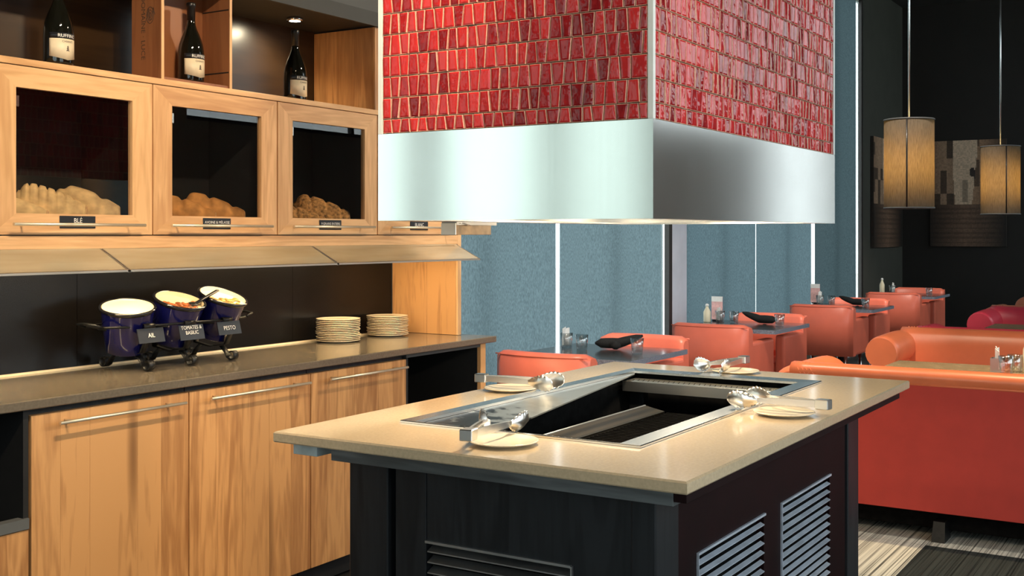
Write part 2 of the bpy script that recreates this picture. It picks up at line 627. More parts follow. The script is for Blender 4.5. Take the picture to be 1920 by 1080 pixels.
def obj(name, mb, mat, parent=None, smooth=None, label=None):
    """link the collected solids as one mesh object; coordinates are those of the place"""
    if parent is None:
        bb = [v.co for v in mb.bm.verts]
        org = Vector(((min(v.x for v in bb) + max(v.x for v in bb)) / 2, (min(v.y for v in bb) + max(v.y for v in bb)) / 2, min(v.z for v in bb)))
    else:
        org = root_loc(parent)
    me = mb.mesh(name, org)
    mats = mat if isinstance(mat, (list, tuple)) else [mat]
    for m in mats:
        me.materials.append(MATS[m])
    if smooth is not None:
        me.polygons.foreach_set('use_smooth', [smooth] * len(me.polygons))
    o = bpy.data.objects.new(name, me)
    COL.objects.link(o)
    if parent is None:
        o.location = org
    else:
        o.parent = parent
    if label:
        o['label'] = label
    return o


def tag(o, label, cat, group=None, kind=None):
    o['label'] = label
    o['category'] = cat
    if group:
        o['group'] = group
    if kind:
        o['kind'] = kind
    return o


def struct(o, label=None, cat=None):
    o['kind'] = 'structure'
    if label:
        o['label'] = label
    if cat:
        o['category'] = cat
    return o


def thing(name, loc, label, cat, group=None):
    o = bpy.data.objects.new(name, None)
    o.empty_display_size = 0.1
    COL.objects.link(o)
    o.location = loc
    return tag(o, label, cat, group)


def copy_tree(o, parent=None, loc=None, rz=None, label=None, mats=None):
    c = o.copy()
    COL.objects.link(c)
    c.parent = parent
    if loc is not None:
        c.location = loc
    if rz is not None:
        c.rotation_euler = (0, 0, rz)
    if label:
        c['label'] = label
    if mats and c.type == 'MESH':
        if c.data.materials[0].name in mats:
            c.data = c.data.copy()
            c.data.materials[0] = MATS[mats[c.data.materials[0].name]]
    for ch in list(o.children):
        copy_tree(ch, c, mats=mats)
    return c


def text_mesh(body, size, fn, align='CENTER', extrude=0.0):
    """lettering as flat geometry; fn maps the 2D letter plane into the place"""
    cu = bpy.data.curves.new('lettering', 'FONT')
    cu.body = body
    cu.size = size
    cu.align_x = align
    cu.align_y = 'CENTER'
    cu.resolution_u = 3
    to = bpy.data.objects.new('lettering', cu)
    COL.objects.link(to)
    bpy.context.view_layer.update()
    me = bpy.data.meshes.new_from_object(to)
    bpy.data.objects.remove(to, do_unlink=True)
    bpy.data.curves.remove(cu)
    mb = MB()
    mb.bm.from_mesh(me)
    bpy.data.meshes.remove(me)
    for v in mb.bm.verts:
        v.co = Vector(fn(v.co.x, v.co.y))
    return mb


def lettering(name, body, size, fn, mat, parent):
    mb = text_mesh(body, size, fn)
    org = root_loc(parent)
    me = mb.mesh(name, org, recalc=False)
    me.materials.append(MATS[mat])
    o = bpy.data.objects.new(name, me)
    COL.objects.link(o)
    o.parent = parent
    return o


# ------------------------------------------------------------------ the room
X0, X1, YR, YL, ZC = -4.0, 16.07, -2.5, 3.75, 4.5
WT = 0.18

floor = struct(obj('floor', MB().box(X0 - WT, X1 + WT, YR - WT, YL + WT, -0.10, -0.012), 'floor_dark'), 'dark floor under the whole restaurant', 'floor')
# carpet tiles where the photo shows carpet: grid lines x = 5.466, y = 1.178
CT = 0.61
LIGHT, DARK = 'carpet_light', 'carpet_dark'
for i in range(-3, 5):
    for j in range(-4, 5):
        x0, y0 = 5.466 + i * CT, 1.178 + j * CT
        if x0 < 4.0:
            continue
        k = 'carpet_light'
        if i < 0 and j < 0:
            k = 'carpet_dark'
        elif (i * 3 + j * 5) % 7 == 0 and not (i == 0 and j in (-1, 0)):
            k = 'carpet_dark'
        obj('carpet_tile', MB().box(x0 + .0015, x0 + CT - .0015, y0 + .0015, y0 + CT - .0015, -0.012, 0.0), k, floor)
struct(obj('ceiling', MB().box(X0 - WT, X1 + WT, YR - WT, YL + WT, ZC, ZC + 0.1), 'ceiling_dark'), 'dark high ceiling', 'ceiling')


def wall_x(name, y0, y1, xa, xb, z0, z1, opens, mat, label):
    """wall running along X with rectangular openings (x0,x1,z0,z1)"""
    mb = MB()
    cur = xa
    for (a, b, c, d) in sorted(opens):
        if a > cur:
            mb.box(cur, a, y0, y1, z0, z1)
        if c > z0:
            mb.box(a, b, y0, y1, z0, c)
        if d < z1:
            mb.box(a, b, y0, y1, d, z1)
        cur = b
    if cur < xb:
        mb.box(cur, xb, y0, y1, z0, z1)
    return struct(obj(name, mb, mat), label, 'wall')


def wall_y(name, x0, x1, ya, yb, z0, z1, opens, mat, label):
    mb = MB()
    cur = ya
    for (a, b, c, d) in sorted(opens):
        if a > cur:
            mb.box(x0, x1, cur, a, z0, z1)
        if c > z0:
            mb.box(x0, x1, a, b, z0, c)
        if d < z1:
            mb.box(x0, x1, a, b, d, z1)
        cur = b
    if cur < yb:
        mb.box(x0, x1, cur, yb, z0, z1)
    return struct(obj(name, mb, mat), label, 'wall')


OA = (-3.5, 0.9, 0.85, 3.15)
OB1 = (4.85, 8.44, 0.35, 4.25)
OB2 = (8.60, 13.97, 0.35, 4.25)
wall_x('wall_left', YL + 0.02, YL + 0.05, X0 - WT, X1 + WT, 0, ZC, [OA, OB1, OB2], 'wall_olive', 'dark olive window wall along the row of tables')
wall_y('wall_back', X1, X1 + WT, YR - WT, YL + 0.02, 0, ZC, [], 'wall_dark', 'near-black far wall behind the pendant lamps')
wall_x('wall_right', YR - WT, YR, X0 - WT, X1, 0, ZC, [(-0.5, 7.6, 0.75, 3.45), (8.2, 13.6, 2.6, 4.3), (13.75, 16.0, 0.75, 4.2)], 'wall_neutral', 'plain wall with wide windows beside the booths')
wall_y('wall_front', X0 - WT, X0, YR, YL + 0.02, 0, ZC, [(-2.2, 2.0, 0.85, 3.15)], 'wall_neutral', 'plain wall with windows behind the viewer')
struct(obj('ground_outside', MB().box(-40, 50, -40, 40, -0.35, -0.25), 'ground_out'), 'flat ground outside the windows', 'ground')


def window(name, axis, plane, a, b, z0, z1, n, mat='frame_dark', label='', cuts=None):
    """fixed window: frame bars and one glass pane per light, all parts of the window"""
    rt = bpy.data.objects.new(name, None)
    COL.objects.link(rt)
    rt.location = ((a + b) / 2, plane, z0) if axis == 'X' else (plane, (a + b) / 2, z0)
    struct(rt, label, 'window')

    def bx(u0, u1, w0, w1, z0_, z1_):
        return MB().box(u0, u1, w0, w1, z0_, z1_) if axis == 'X' else MB().box(w0, w1, u0, u1, z0_, z1_)
    f = 0.05
    hw = 0.012 if name in ('window_1', 'window_2', 'window_3') else 0.03
    mo = 0.07 if hw < .02 else 0
    mf = 0.36 if name == 'window_1' else f
    t0, t1 = plane - hw, plane + hw
    obj('window_head', bx(a, b, t0, t1, z1 - f, z1), mat, rt)
    obj('window_sill', bx(a, b, t0, t1, z0, z0 + f), mat, rt)
    w = (b - a) / n
    cs_ = [a] + cuts + [b] if cuts else [a + i * w for i in range(n + 1)]
    for c in cs_:
        lo, hi = max(a, c - mf / 2), min(b, c + mf / 2)
        obj('mullion', bx(lo, hi, t0 + mo, t1 + mo, z0 + f, z1 - f), mat, rt)
    for c, e in zip(cs_, cs_[1:]):
        obj('pane', bx(c + f / 2, e - f / 2, plane - 0.003, plane + 0.003, z0 + f, z1 - f), 'pane_tinted' if name == 'window_1' else 'pane', rt)
    return rt


window('window_1', 'X', YL + 0.035, *OA, 3, 'wall_neutral', 'window left of the bread cabinets', [-1.92, -0.455])
window('window_2', 'X', YL + 0.035, *OB1, 2, 'frame_pale', 'window behind the first two roller blinds', [5.7, 7.4])
window('window_3', 'X', YL + 0.035, *OB2, 3, 'frame_pale', 'window behind the three farther roller blinds', [9.5, 11.2, 12.9])
window('window_4', 'Y', X0 - 0.10, -2.2, 2.0, 0.85, 3.15, 3, 'frame_dark', 'window behind the viewer')
window('window_5', 'X', YR - 0.10, -0.5, 7.6, 0.75, 3.45, 5, 'frame_dark', 'long window beside the booths')
window('window_6', 'X', YR - 0.10, 13.75, 16.0, 0.75, 4.2, 1, 'frame_dark', 'far window beside the last booth')
window('window_added', 'X', YR - 0.10, 8.2, 13.6, 2.6, 4.3, 4, 'frame_dark', 'unseen high window added above the booths for side light')  # unseen window, added to light the far chairs from the side
struct(obj('trim_1', MB().box(8.31, 8.37, YL - 0.02, YL + 0.02, 0, ZC), 'frame_dark'), 'dark upright trim left of the pale pier', 'trim')
struct(obj('trim_2', MB().box(8.37, 8.655, YL - 0.02, YL + 0.02, 0, ZC), 'wall_pier'), 'pale blue-grey wall pier between the windows', 'pier')
struct(obj('trim_3', MB().box(13.90, 13.97, YL - 0.012, YL + 0.02, 0, ZC), 'frame_dark'), 'dark upright trim right of the last window', 'trim')


def blind(xa, xb, label, mat='blind_fabric'):
    t = thing('roller_blind', ((xa + xb) / 2, YL - 0.03, 0.38), label, 'blind', 'roller blinds along the window wall')
    mb = MB()
    n = 10
    # a hanging cloth with the faintest waviness
    cols = [[mb.bm.verts.new((xa + (xb - xa) * i / n, YL - 0.012 + 0.002 * math.sin(i * 1.3), z)) for z in (0.40, 4.28)] for i in range(n + 1)]
    for p, q in zip(cols, cols[1:]):
        mb.bm.faces.new((p[0], q[0], q[1], p[1]))
    obj('blind_cloth', mb, mat, t, smooth=False)
    obj('bottom_bar', MB().box(xa, xb, YL - 0.018, YL - 0.006, 0.38, 0.405), 'frame_pale', t)
    obj('roller', MB().tube([(xa, YL - 0.02, 4.31), (xb, YL - 0.02, 4.31)], 0.03, 12), 'frame_dark', t)
    return t


blind(4.90, 6.535, 'grey-blue roller blind seen just right of the wooden counter end')
blind(6.585, 8.185, 'grey-blue roller blind between the bright slit and the pale pier')
blind(8.67, 10.275, 'grey-blue roller blind just right of the pale pier', 'blind_fabric_view_mid')
blind(10.285, 11.95, 'grey-blue roller blind second right of the pale pier', 'blind_fabric_view_mid')
blind(12.07, 13.66, 'roller blind farthest back beside the dark wall, cloth darkened for the slanting view', 'blind_fabric_view_dark')
# bead chain in the gap at the second blind
mb = MB()
mb.tube([(8.24, YL - 0.02, 4.2), (8.24, YL - 0.02, 1.62), (8.255, YL - 0.02, 1.59), (8.27, YL - 0.02, 1.62), (8.27, YL - 0.02, 4.2)], 0.005, 6)
tag(obj('bead_chain', mb, 'letter_white'), 'white bead chain hanging in the gap beside the pier', 'chain')

# ------------------------------------------------------------------ back counter with cabinets
YC, YD, YB, ZT = 3.07, 3.095, 3.66, 0.92        # counter front, door plane, splash, counter top
mb = MB().box(0.95, 4.78, YC, 3.70, ZT - 0.029, ZT, 0.003, 1)
tag(obj('counter_worktop', mb, 'stone_dim'), 'long dark grey-brown polished worktop of the wall counter', 'worktop')


def planks_door(parent, xa, xb, za, zb, cuts):
    d = obj('door', MB().box(xa, xb, YD + 0.016, YD + 0.022, za, zb), 'oak', parent)
    xs = [xa] + cuts + [xb]
    for a, b in zip(xs, xs[1:]):
        obj('plank', MB().box(a + 0.0002, b - 0.0002, YD, YD + 0.016, za, zb, 0.0006), 'oak', d)
    return d


def bar_handle(parent, xa, xb, y, z, yd, r=0.0055, mat='brass_bar'):
    mb = MB().tube([(xa, y, z), (xb, y, z)], r, 12)
    mb.tube([(xa + 0.05, y, z), (xa + 0.05, yd, z)], r * 0.7, 8)
    mb.tube([(xb - 0.05, y, z), (xb - 0.05, yd, z)], r * 0.7, 8)
    return obj('handle', mb, mat, parent, label='slim brass-coloured bar handle')


base = [(2.195, 2.823, [2.30, 2.41, 2.60, 2.70], (2.266, 2.771), 'wooden base cabinet with a bar handle, nearest the black niche at the left edge'),
        (2.823, 3.453, [2.95, 3.08, 3.22, 3.34], (2.886, 3.404), 'wooden base cabinet under the black pot rack, middle of three doors'),
        (3.453, 4.078, [3.55, 3.72, 3.88], (3.523, 4.031), 'wooden base cabinet under the stacks of plates, beside the black opening')]
for xa, xb, cuts, (ha, hb), lab in base:
    t = thing('base_cabinet', ((xa + xb) / 2, 3.38, 0), lab, 'cabinet', 'base cabinets under the wall counter')
    b = MB()
    b.box(xa + .002, xb - .002, YD + 0.024, 3.64, 0.10, ZT - 0.031)
    obj('carcass', b, 'black_wood', t)
    d = planks_door(t, xa + .0025, xb - .0025, 0.095, 0.868, cuts)
    bar_handle(d, ha, hb, 3.05, 0.84, YD)
    obj('toe_kick', MB().box(xa + .002, xb - .002, YD + 0.07, 3.60, 0.0, 0.098), 'black_void', t)

# open black cabinet at the left edge
t = thing('open_cabinet', (1.88, 3.38, 0), 'cabinet with a black open niche above a wooden drawer at the left edge', 'cabinet')
xa, xb = 1.57, 2.190
b = MB()
b.box(xa, xb, 3.62, 3.64, 0.10, ZT - 0.031)
b.box(xa, xa + 0.018, YD + .004, 3.62, 0.10, ZT - 0.031)
b.box(xb - 0.018, xb, YD + .004, 3.62, 0.10, ZT - 0.031)
b.box(xa + .018, xb - .018, YD + .03, 3.62, 0.10, 0.50)
obj('carcass', b, 'black_void', t)
obj('shelf_edge', MB().box(xa, xb - 0.004, YD - 0.006, YD + 0.03, 0.528, 0.560), 'bulkhead_grey', t, label='grey metal strip below the niche')
d = obj('drawer_front', MB().box(xa + .002, xb - .002, YD + 0.016, YD + 0.022, 0.095, 0.524), 'oak', t)
for a, c in ((xa + .002, 1.78), (1.78, 2.0), (2.0, xb - .002)):
    obj('plank', MB().box(a, c, YD, YD + 0.016, 0.095, 0.524, 0.0006), 'oak', d)
obj('toe_kick', MB().box(xa, xb, YD + 0.07, 3.60, 0.0, 0.098), 'black_void', t)

# open black cabinet at the right end
t = thing('open_cabinet', (4.40, 3.38, 0), 'cabinet with a wide black opening at the right end of the counter', 'cabinet')
xa, xb = 4.083, 4.675
b = MB()
b.box(xa, xb, 3.62, 3.64, 0.10, ZT - 0.05)
b.box(xa, xa + 0.015, YD + .006, 3.62, 0.10, ZT - 0.05)
b.box(xb - .004, xb, YD + .02, 3.62, 0.10, ZT - 0.05)
b.box(xa + .015, xb - .004, YD + .006, 3.62, 0.10, 0.14)
obj('carcass', b, 'black_void', t)
obj('track', MB().box(xa, xb, YD + 0.004, YD + 0.03, ZT - 0.047, ZT - 0.032), 'bulkhead_lip', t)
obj('end_panel', MB().box(xb + .001, 4.72, YD, 3.64, 0.0, ZT - 0.031, 0.002), 'oak', t)
obj('toe_kick', MB().box(xa, xb, YD + 0.07, 3.60, 0.0, 0.098), 'black_void', t)

# backsplash
t = thing('backsplash', (2.8, 3.67, ZT), 'glossy black backsplash behind the pots and plates', 'backsplash')
for a, c in ((0.95, 1.62), (1.62, 2.792), (2.792, 3.96), (3.96, 4.70)):
    obj('panel', MB().box(a + .001, c - .001, YB, YB + 0.02, ZT + 0.006, 1.40), 'splash', t)
obj('bottom_bead', MB().box(0.95, 4.70, YB - 0.008, YB + 0.01, ZT, ZT + 0.007), 'paper_cream', t, label='pale bead along the worktop')
struct(obj('wall_counter', MB().box(0.95, 4.74, 3.705, YL + 0.02, 0.0, ZC), 'bulkhead_lip'), 'dark wall behind the bread cabinets', 'wall')

# alcove end panel: planks standing on the worktop
t = thing('end_board', (4.72, 3.45, ZT), 'upright wooden board closing the right end of the lit alcove', 'board')
ys = [3.262, 3.44, 3.66]
for a, c in zip(ys, ys[1:]):
    obj('plank', MB().box(4.703, 4.733, a + .0004, c - .0004, ZT + 0.001, 1.958, 0.001), 'oak', t)
obj('front_edge', MB().box(4.703, 4.733, 3.25, 3.262, ZT + 0.001, 1.958, 0.001), 'oak_frame_z', t)

# upper bread cabinets
YU, ZU0, ZU1 = 3.25, 1.42, 1.955
ups = [(2.165, 2.795, 'BLÉ', 'bread cabinet at the left edge with the large pale loaves'),
       (2.797, 3.426, 'AVOINE & MÉLASSE', 'middle bread cabinet with brown loaves'),
       (3.429, 4.067, '9 GRAINS ENTIERS', 'bread cabinet with a seeded loaf, left of the steel hood'),
       (4.070, 4.700, 'BLANC', 'bread cabinet mostly hidden behind the steel hood')]
SW = 0.088


def bread_cabinet(xa, xb, word, lab, lx):
    t = thing('bread_cabinet', ((xa + xb) / 2, 3.45, ZU0), lab + ' behind a glass door', 'cabinet', 'glass-fronted bread cabinets')
    b = MB()
    b.box(xa, xb, 3.625, 3.64, ZU0, ZU1)
    b.box(xa, xa + .012, YU + .026, 3.625, ZU0, ZU1)
    b.box(xb - .012, xb, YU + .026, 3.625, ZU0, ZU1)
    b.box(xa + .012, xb - .012, YU + .026, 3.625, ZU0, ZU0 + .018)
    b.box(xa + .012, xb - .012, YU + .026, 3.625, ZU1 - .015, ZU1)
    obj('carcass', b, 'black_matte', t)
    y0, y1 = YU, YU + 0.022
    gx0, gx1, gz0, gz1 = xa + SW, xb - SW, ZU0 + .068, ZU1 - .068
    a, c = xa + .002, xb - .002
    d = obj('door', MB().box(gx0 - .004, gx1 + .004, y0 + .010, y0 + .013, gz0 - .004, gz1 + .004), 'pane_cabinet', t, label='clear glass door pane')
    obj('stile', MB().prism([(a, ZU0), (gx0, gz0), (gx0, gz1), (a, ZU1)], 'Y', y0, y1), 'oak_frame_z', d)
    obj('stile', MB().prism([(c, ZU0), (c, ZU1), (gx1, gz1), (gx1, gz0)], 'Y', y0, y1), 'oak_frame_z', d)
    obj('rail', MB().prism([(a, ZU0), (c, ZU0), (gx1, gz0), (gx0, gz0)], 'Y', y0, y1), 'oak_x', d)
    obj('rail', MB().prism([(a, ZU1), (gx0, gz1), (gx1, gz1), (c, ZU1)], 'Y', y0, y1), 'oak_x', d)
    bar_handle(d, xa + 0.052, xb - 0.065, 3.21, 1.453, YU)
    obj('hinge', MB().box(gx0 + .004, gx0 + .02, y0 + .014, y0 + .03, gz1 - .06, gz1 - .025), 'steel_x', d)
    pl = obj('name_plate', MB().box(lx, lx + .140, y0 - .003, y0, 1.441, 1.482, .001), 'label_black', d, label='small black sign reading ' + word)
    cx = lx + .070
    n = len(word)
    lettering_sub(pl, word, 0.022 if n < 6 else 0.0145, lambda u, v: (cx + u, y0 - .0034, 1.466 + v), d)
    return t


def lettering_sub(plate, word, size, fn, door):
    # lettering belongs to the plate; the plate is already a sub-part, so join the print under the door
    lettering('lettering', word, size, fn, 'letter_white', door)


for (xa, xb, w, lab), lx in zip(ups, (2.411, 3.031, 3.678, 4.310)):
    bread_cabinet(xa, xb, w, lab, lx)

tag(obj('cabinet_top_board', MB().box(0.95, 4.70, 3.245, 3.66, 1.9575, 1.979, .001), 'oak_x'), 'long light wooden shelf board carrying the wine bottles', 'shelf')
tag(obj('valance', MB().box(0.95, 4.702, 3.25, 3.272, 1.373, 1.4165, .001), 'oak_x'), 'light wooden valance under the bread cabinets', 'valance')
tag(obj('cabinet_bottom', MB().box(0.95, 4.702, 3.273, 3.655, 1.400, 1.418), 'bulkhead_lip'), 'dark underside board above the alcove', 'board')
# left continuation beyond the frame
t = thing('wall_cabinet', (1.55, 3.45, ZU0), 'plain wooden wall cabinet at the far left end of the row', 'cabinet')
obj('carcass', MB().box(0.96, 2.163, 3.274, 3.64, ZU0, ZU1), 'black_matte', t)
obj('door', MB().box(0.96, 1.56, 3.25, 3.272, ZU0, ZU1, .001), 'oak', t)
obj('door', MB().box(1.563, 2.163, 3.25, 3.272, ZU0, ZU1, .001), 'oak', t)
t = thing('base_cabinet', (1.25, 3.38, 0), 'plain wooden base cabinet at the far left end of the counter', 'cabinet', 'base cabinets under the wall counter')
obj('carcass', MB().box(0.96, 1.566, YD + .024, 3.64, 0.10, ZT - .031), 'black_wood', t)
planks_door(t, 0.962, 1.564, .095, .868, [1.1, 1.25, 1.42])
obj('toe_kick', MB().box(0.96, 1.566, YD + .07, 3.6, 0, .098), 'black_void', t)

# slanted glass guard below the valance, three lit panes
GX = [1.52, 2.576, 3.633, 4.692]
for i, (a, c) in enumerate(zip(GX, GX[1:])):
    lab = ['slanted frosted light guard pane at the left edge under the valance', 'slanted frosted light guard pane above the black pot rack',
           'slanted frosted light guard pane over the plates with the orange glow'][i]
    t = thing('light_guard', ((a + c) / 2, 3.18, 1.30), lab, 'light guard', 'light guard panes under the valance')
    o = 0.006
    p = [(a + .002, 3.11, 1.2985), (c - .002, 3.11, 1.2985), (c - .002, 3.25, 1.3705), (a + .002, 3.25, 1.3705)]
    q = [(x, y + 0.001, z + 0.0025) for x, y, z in p]
    obj('pane', MB().hexa(p + q), 'guard_glass', t)
    obj('edge_strip', MB().hexa([(a + .002, 3.107, 1.296), (c - .002, 3.107, 1.296), (c - .002, 3.1105, 1.298), (a + .002, 3.1105, 1.298),
                                 (a + .002, 3.107, 1.303), (c - .002, 3.107, 1.303), (c - .002, 3.1105, 1.305), (a + .002, 3.1105, 1.305)]), 'steel_warm', t)
    for e in (a + .002, c - .006):
        obj('divider', MB().hexa([(e, 3.107, 1.2945), (e + .004, 3.107, 1.2945), (e + .004, 3.248, 1.3655), (e, 3.248, 1.3655), (e, 3.107, 1.3025), (e + .004, 3.107, 1.3025), (e + .004, 3.248, 1.3725), (e, 3.248, 1.3725)]), 'steel_dark', t)
    obj('hinge_rail', MB().box(a + .002, c - .002, 3.252, 3.266, 1.362, 1.373), 'steel_warm', t)

# strip lamps above the alcove
for i, (a, c, lab) in enumerate(((1.65, 2.9, 'slim warm strip lamp hidden above the pot rack'), (3.2, 4.5, 'slim warm strip lamp hidden above the plates'))):
    t = thing('strip_lamp', ((a + c) / 2, 3.32, 1.37), lab, 'lamp', 'strip lamps in the alcove')
    obj('housing', MB().box(a, c, 3.30, 3.34, 1.385, 1.40), 'white_trim', t)
    obj('tube', MB().box(a + .02, c - .02, 3.305, 3.335, 1.368, 1.385), 'lamp_strip', t)
    new_light('strip_light', 'AREA', ((a + c) / 2, 3.32, 1.364), 5.0, (1, .75, .42), ((a + c) / 2, 3.40, 0), t, shape='RECTANGLE', size=c - a, size_y=0.03)

# open niche above the cabinets
struct(obj('trim_niche_back', MB().box(0.95, 4.06, 3.61, 3.655, 1.98, 2.358), 'dark_oak'), 'dark grained back panel of the bottle niche', 'panel')
struct(obj('trim_niche_top', MB().box(0.95, 4.70, 3.25, 3.70, 2.358, 2.40), 'black_matte'), 'dark underside of the bulkhead above the bottles', 'panel')
struct(obj('trim_bulkhead_lip', MB().box(0.95, 4.70, 3.235, 3.249, 2.352, 2.414), 'bulkhead_lip'), 'dark grey lip along the bulkhead', 'trim')
struct(obj('wall_bulkhead', MB().box(0.95, 4.70, 3.26, 3.70, 2.414, ZC), 'bulkhead_grey'), 'grey bulkhead above the cabinets', 'wall')
t = thing('niche_end_board', (4.07, 3.43, 1.979), 'light wooden board closing the right end of the bottle niche', 'board')
for a, c in ((3.25, 3.262), (3.262, 3.37), (3.37, 3.50), (3.50, 3.61)):
    obj('plank', MB().box(4.05, 4.09, a + .0003, c - .0003, 1.9795, 2.351, .0006), 'oak', t)

# puck light
t = thing('puck_light', (3.725, 3.43, 2.342), 'small round lit downlight above the right-hand wine bottle', 'lamp')
obj('ring', MB().lathe([(.026, 2.3435), (.034, 2.344), (.036, 2.35), (.034, 2.3575), (.026, 2.3575)], (3.725, 3.43, 0), 24), 'chrome', t)
obj('lens', MB().lathe([(.0, 2.3425), (.024, 2.3435), (.0255, 2.357)], (3.725, 3.43, 0), 24), 'lamp_puck', t)
new_light('puck_beam', 'SPOT', (3.725, 3.43, 2.338), 9.0, (1, .86, .58), (3.65, 3.52, 1.98), t, spot_size=math.radians(150), spot_blend=0.8, shadow_soft_size=0.02)

# wine crate on the shelf (stands on end around the middle bottle)
CX0, CX1, CYF, CYB = 2.834, 3.178, 3.25, 3.407
t = thing('wine_crate', ((CX0 + CX1) / 2, 3.33, 1.979), 'open wooden wine crate with burnt-in lettering standing around the middle bottle', 'crate')
zc0, zc1 = 1.9795, 2.351
sd = obj('side_board', MB().box(CX0, CX0 + .012, CYF, CYB, zc0, zc1, .001), 'crate_wood', t)
obj('side_board', MB().box(CX1 - .012, CX1, CYF, CYB, zc0, zc1, .001), 'crate_wood', t)
for e in (CX0, CX1 - .012):
    obj('front_edge', MB().box(e, e + .012, CYF - .002, CYF - .0002, zc0, zc1), 'oak_frame_z', t)
obj('back_board', MB().box(CX0 + .012, CX1 - .012, CYB - .010, CYB, zc0, zc1), 'crate_wood', t)
obj('bottom_board', MB().box(CX0 + .012, CX1 - .012, CYF + .006, CYB - .010, zc0, zc0 + .010), 'crate_wood', t)
for z in (2.04, 2.28):
    mb = MB().box(CX1 - .0135, CX1 - .012, CYF + .004, CYB - .012, z, z + .004)
    obj('groove', mb, 'black_void', t)
lettering('lettering', 'DOMAINE · LUCE', 0.030, lambda u, v: (CX0 - .0006, CYB - .062 - v * 1.0, 2.17 - u * 1.0), 'letter_dark', sd)
mb = MB()
for r in (.009, .019, .030):
    mb.tube([(CX0 - .0008, CYB - .100 + .62 * r * math.cos(k * PI / 12), 2.213 + r * math.sin(k * PI / 12)) for k in range(25)], .0009, 5)
mb.tube([(CX0 - .0008, CYB - .125 + .05 * k / 6, 2.213 + .028 * math.sin(k * 1.9)) for k in range(7)], .0008, 5)
obj('emblem', mb, 'letter_dark', sd)


def bottle(x, y, z, label):
    t = thing('wine_bottle', (x, y, z), label, 'bottle', 'wine bottles on the shelf board')
    prof = [(.036, 0), (.0455, .003), (.048, .012), (.0485, .06), (.0485, .10), (.0475, .122), (.044, .145), (.037, .168), (.029, .188), (.022, .204), (.0175, .218), (.0155, .232), (.0148, .245), (.0148, .285), (.0168, .288), (.0168, .300), (.015, .303)]
    obj('glass_body', MB().lathe(prof, (x, y, z), 36), 'bottle_glass', t)
    obj('foil_capsule', MB().lathe([(.0156, .236), (.0154, .2855), (.0174, .288), (.0174, .3005), (.0155, .3038), (.001, .3038)], (x, y, z), 24), 'foil', t)
    R = .0490

    def patch(a0, a1, zlo, zhi, n=16):
        mb = MB()
        rings = []
        for i in range(n + 1):
            a = a0 + (a1 - a0) * i / n
            u = -1 + 2 * i / n
            lo = zlo(u) if callable(zlo) else zlo
            hi = zhi(u) if callable(zhi) else zhi
            rings.append([(x + r * math.sin(a), y - r * math.cos(a), z + q) for r, q in ((R, lo), (R + .0003, lo), (R + .0003, hi), (R, hi))])
        mb.loft(rings)
        return mb
    A = math.radians(72)
    obj('neck_band', patch(-A, A, .0895, .108), 'label_black', t, smooth=True, label='black band reading RUFFINO')
    pl = obj('paper_label', patch(-A, A, lambda u: .030 - .012 * (1 - abs(u)), .0885), 'paper_cream', t, smooth=True, label='cream paper label')
    bd = t.children[-2]

    def wrap(zc, r):
        return lambda u, v: (x + r * math.sin(u / R), y - r * math.cos(u / R), z + zc + v)
    lettering('lettering', 'RUFFINO', .0165, wrap(.0978, R + .0007), 'letter_white', bd)
    lettering('lettering', 'CHIANTI', .0100, wrap(.079, R + .0007), 'letter_dark', pl)
    mb = MB()
    for k in range(3):
        w = .004 + .0015 * k
        zz = .060 - .006 * k
        f = wrap(0, R + .0007)
        mb.poly([f(-w, zz), f(w, zz), f(0, zz + .007)], [(0, 1, 2)])
    f = wrap(0, R + .0007)
    mb.poly([f(-.022, .0475), f(.022, .0475), f(.022, .0482), f(-.022, .0482)], [(0, 1, 2, 3)])
    obj('emblem', mb, 'letter_dark', pl)
    return t


bottle(2.452, 3.31, 1.979, 'wine bottle left of the wooden crate, cut by the top of the photo')
bottle(3.040, 3.322, 1.9897, 'wine bottle standing inside the wooden crate')
bottle(3.635, 3.345, 1.979, 'wine bottle under the small round downlight')


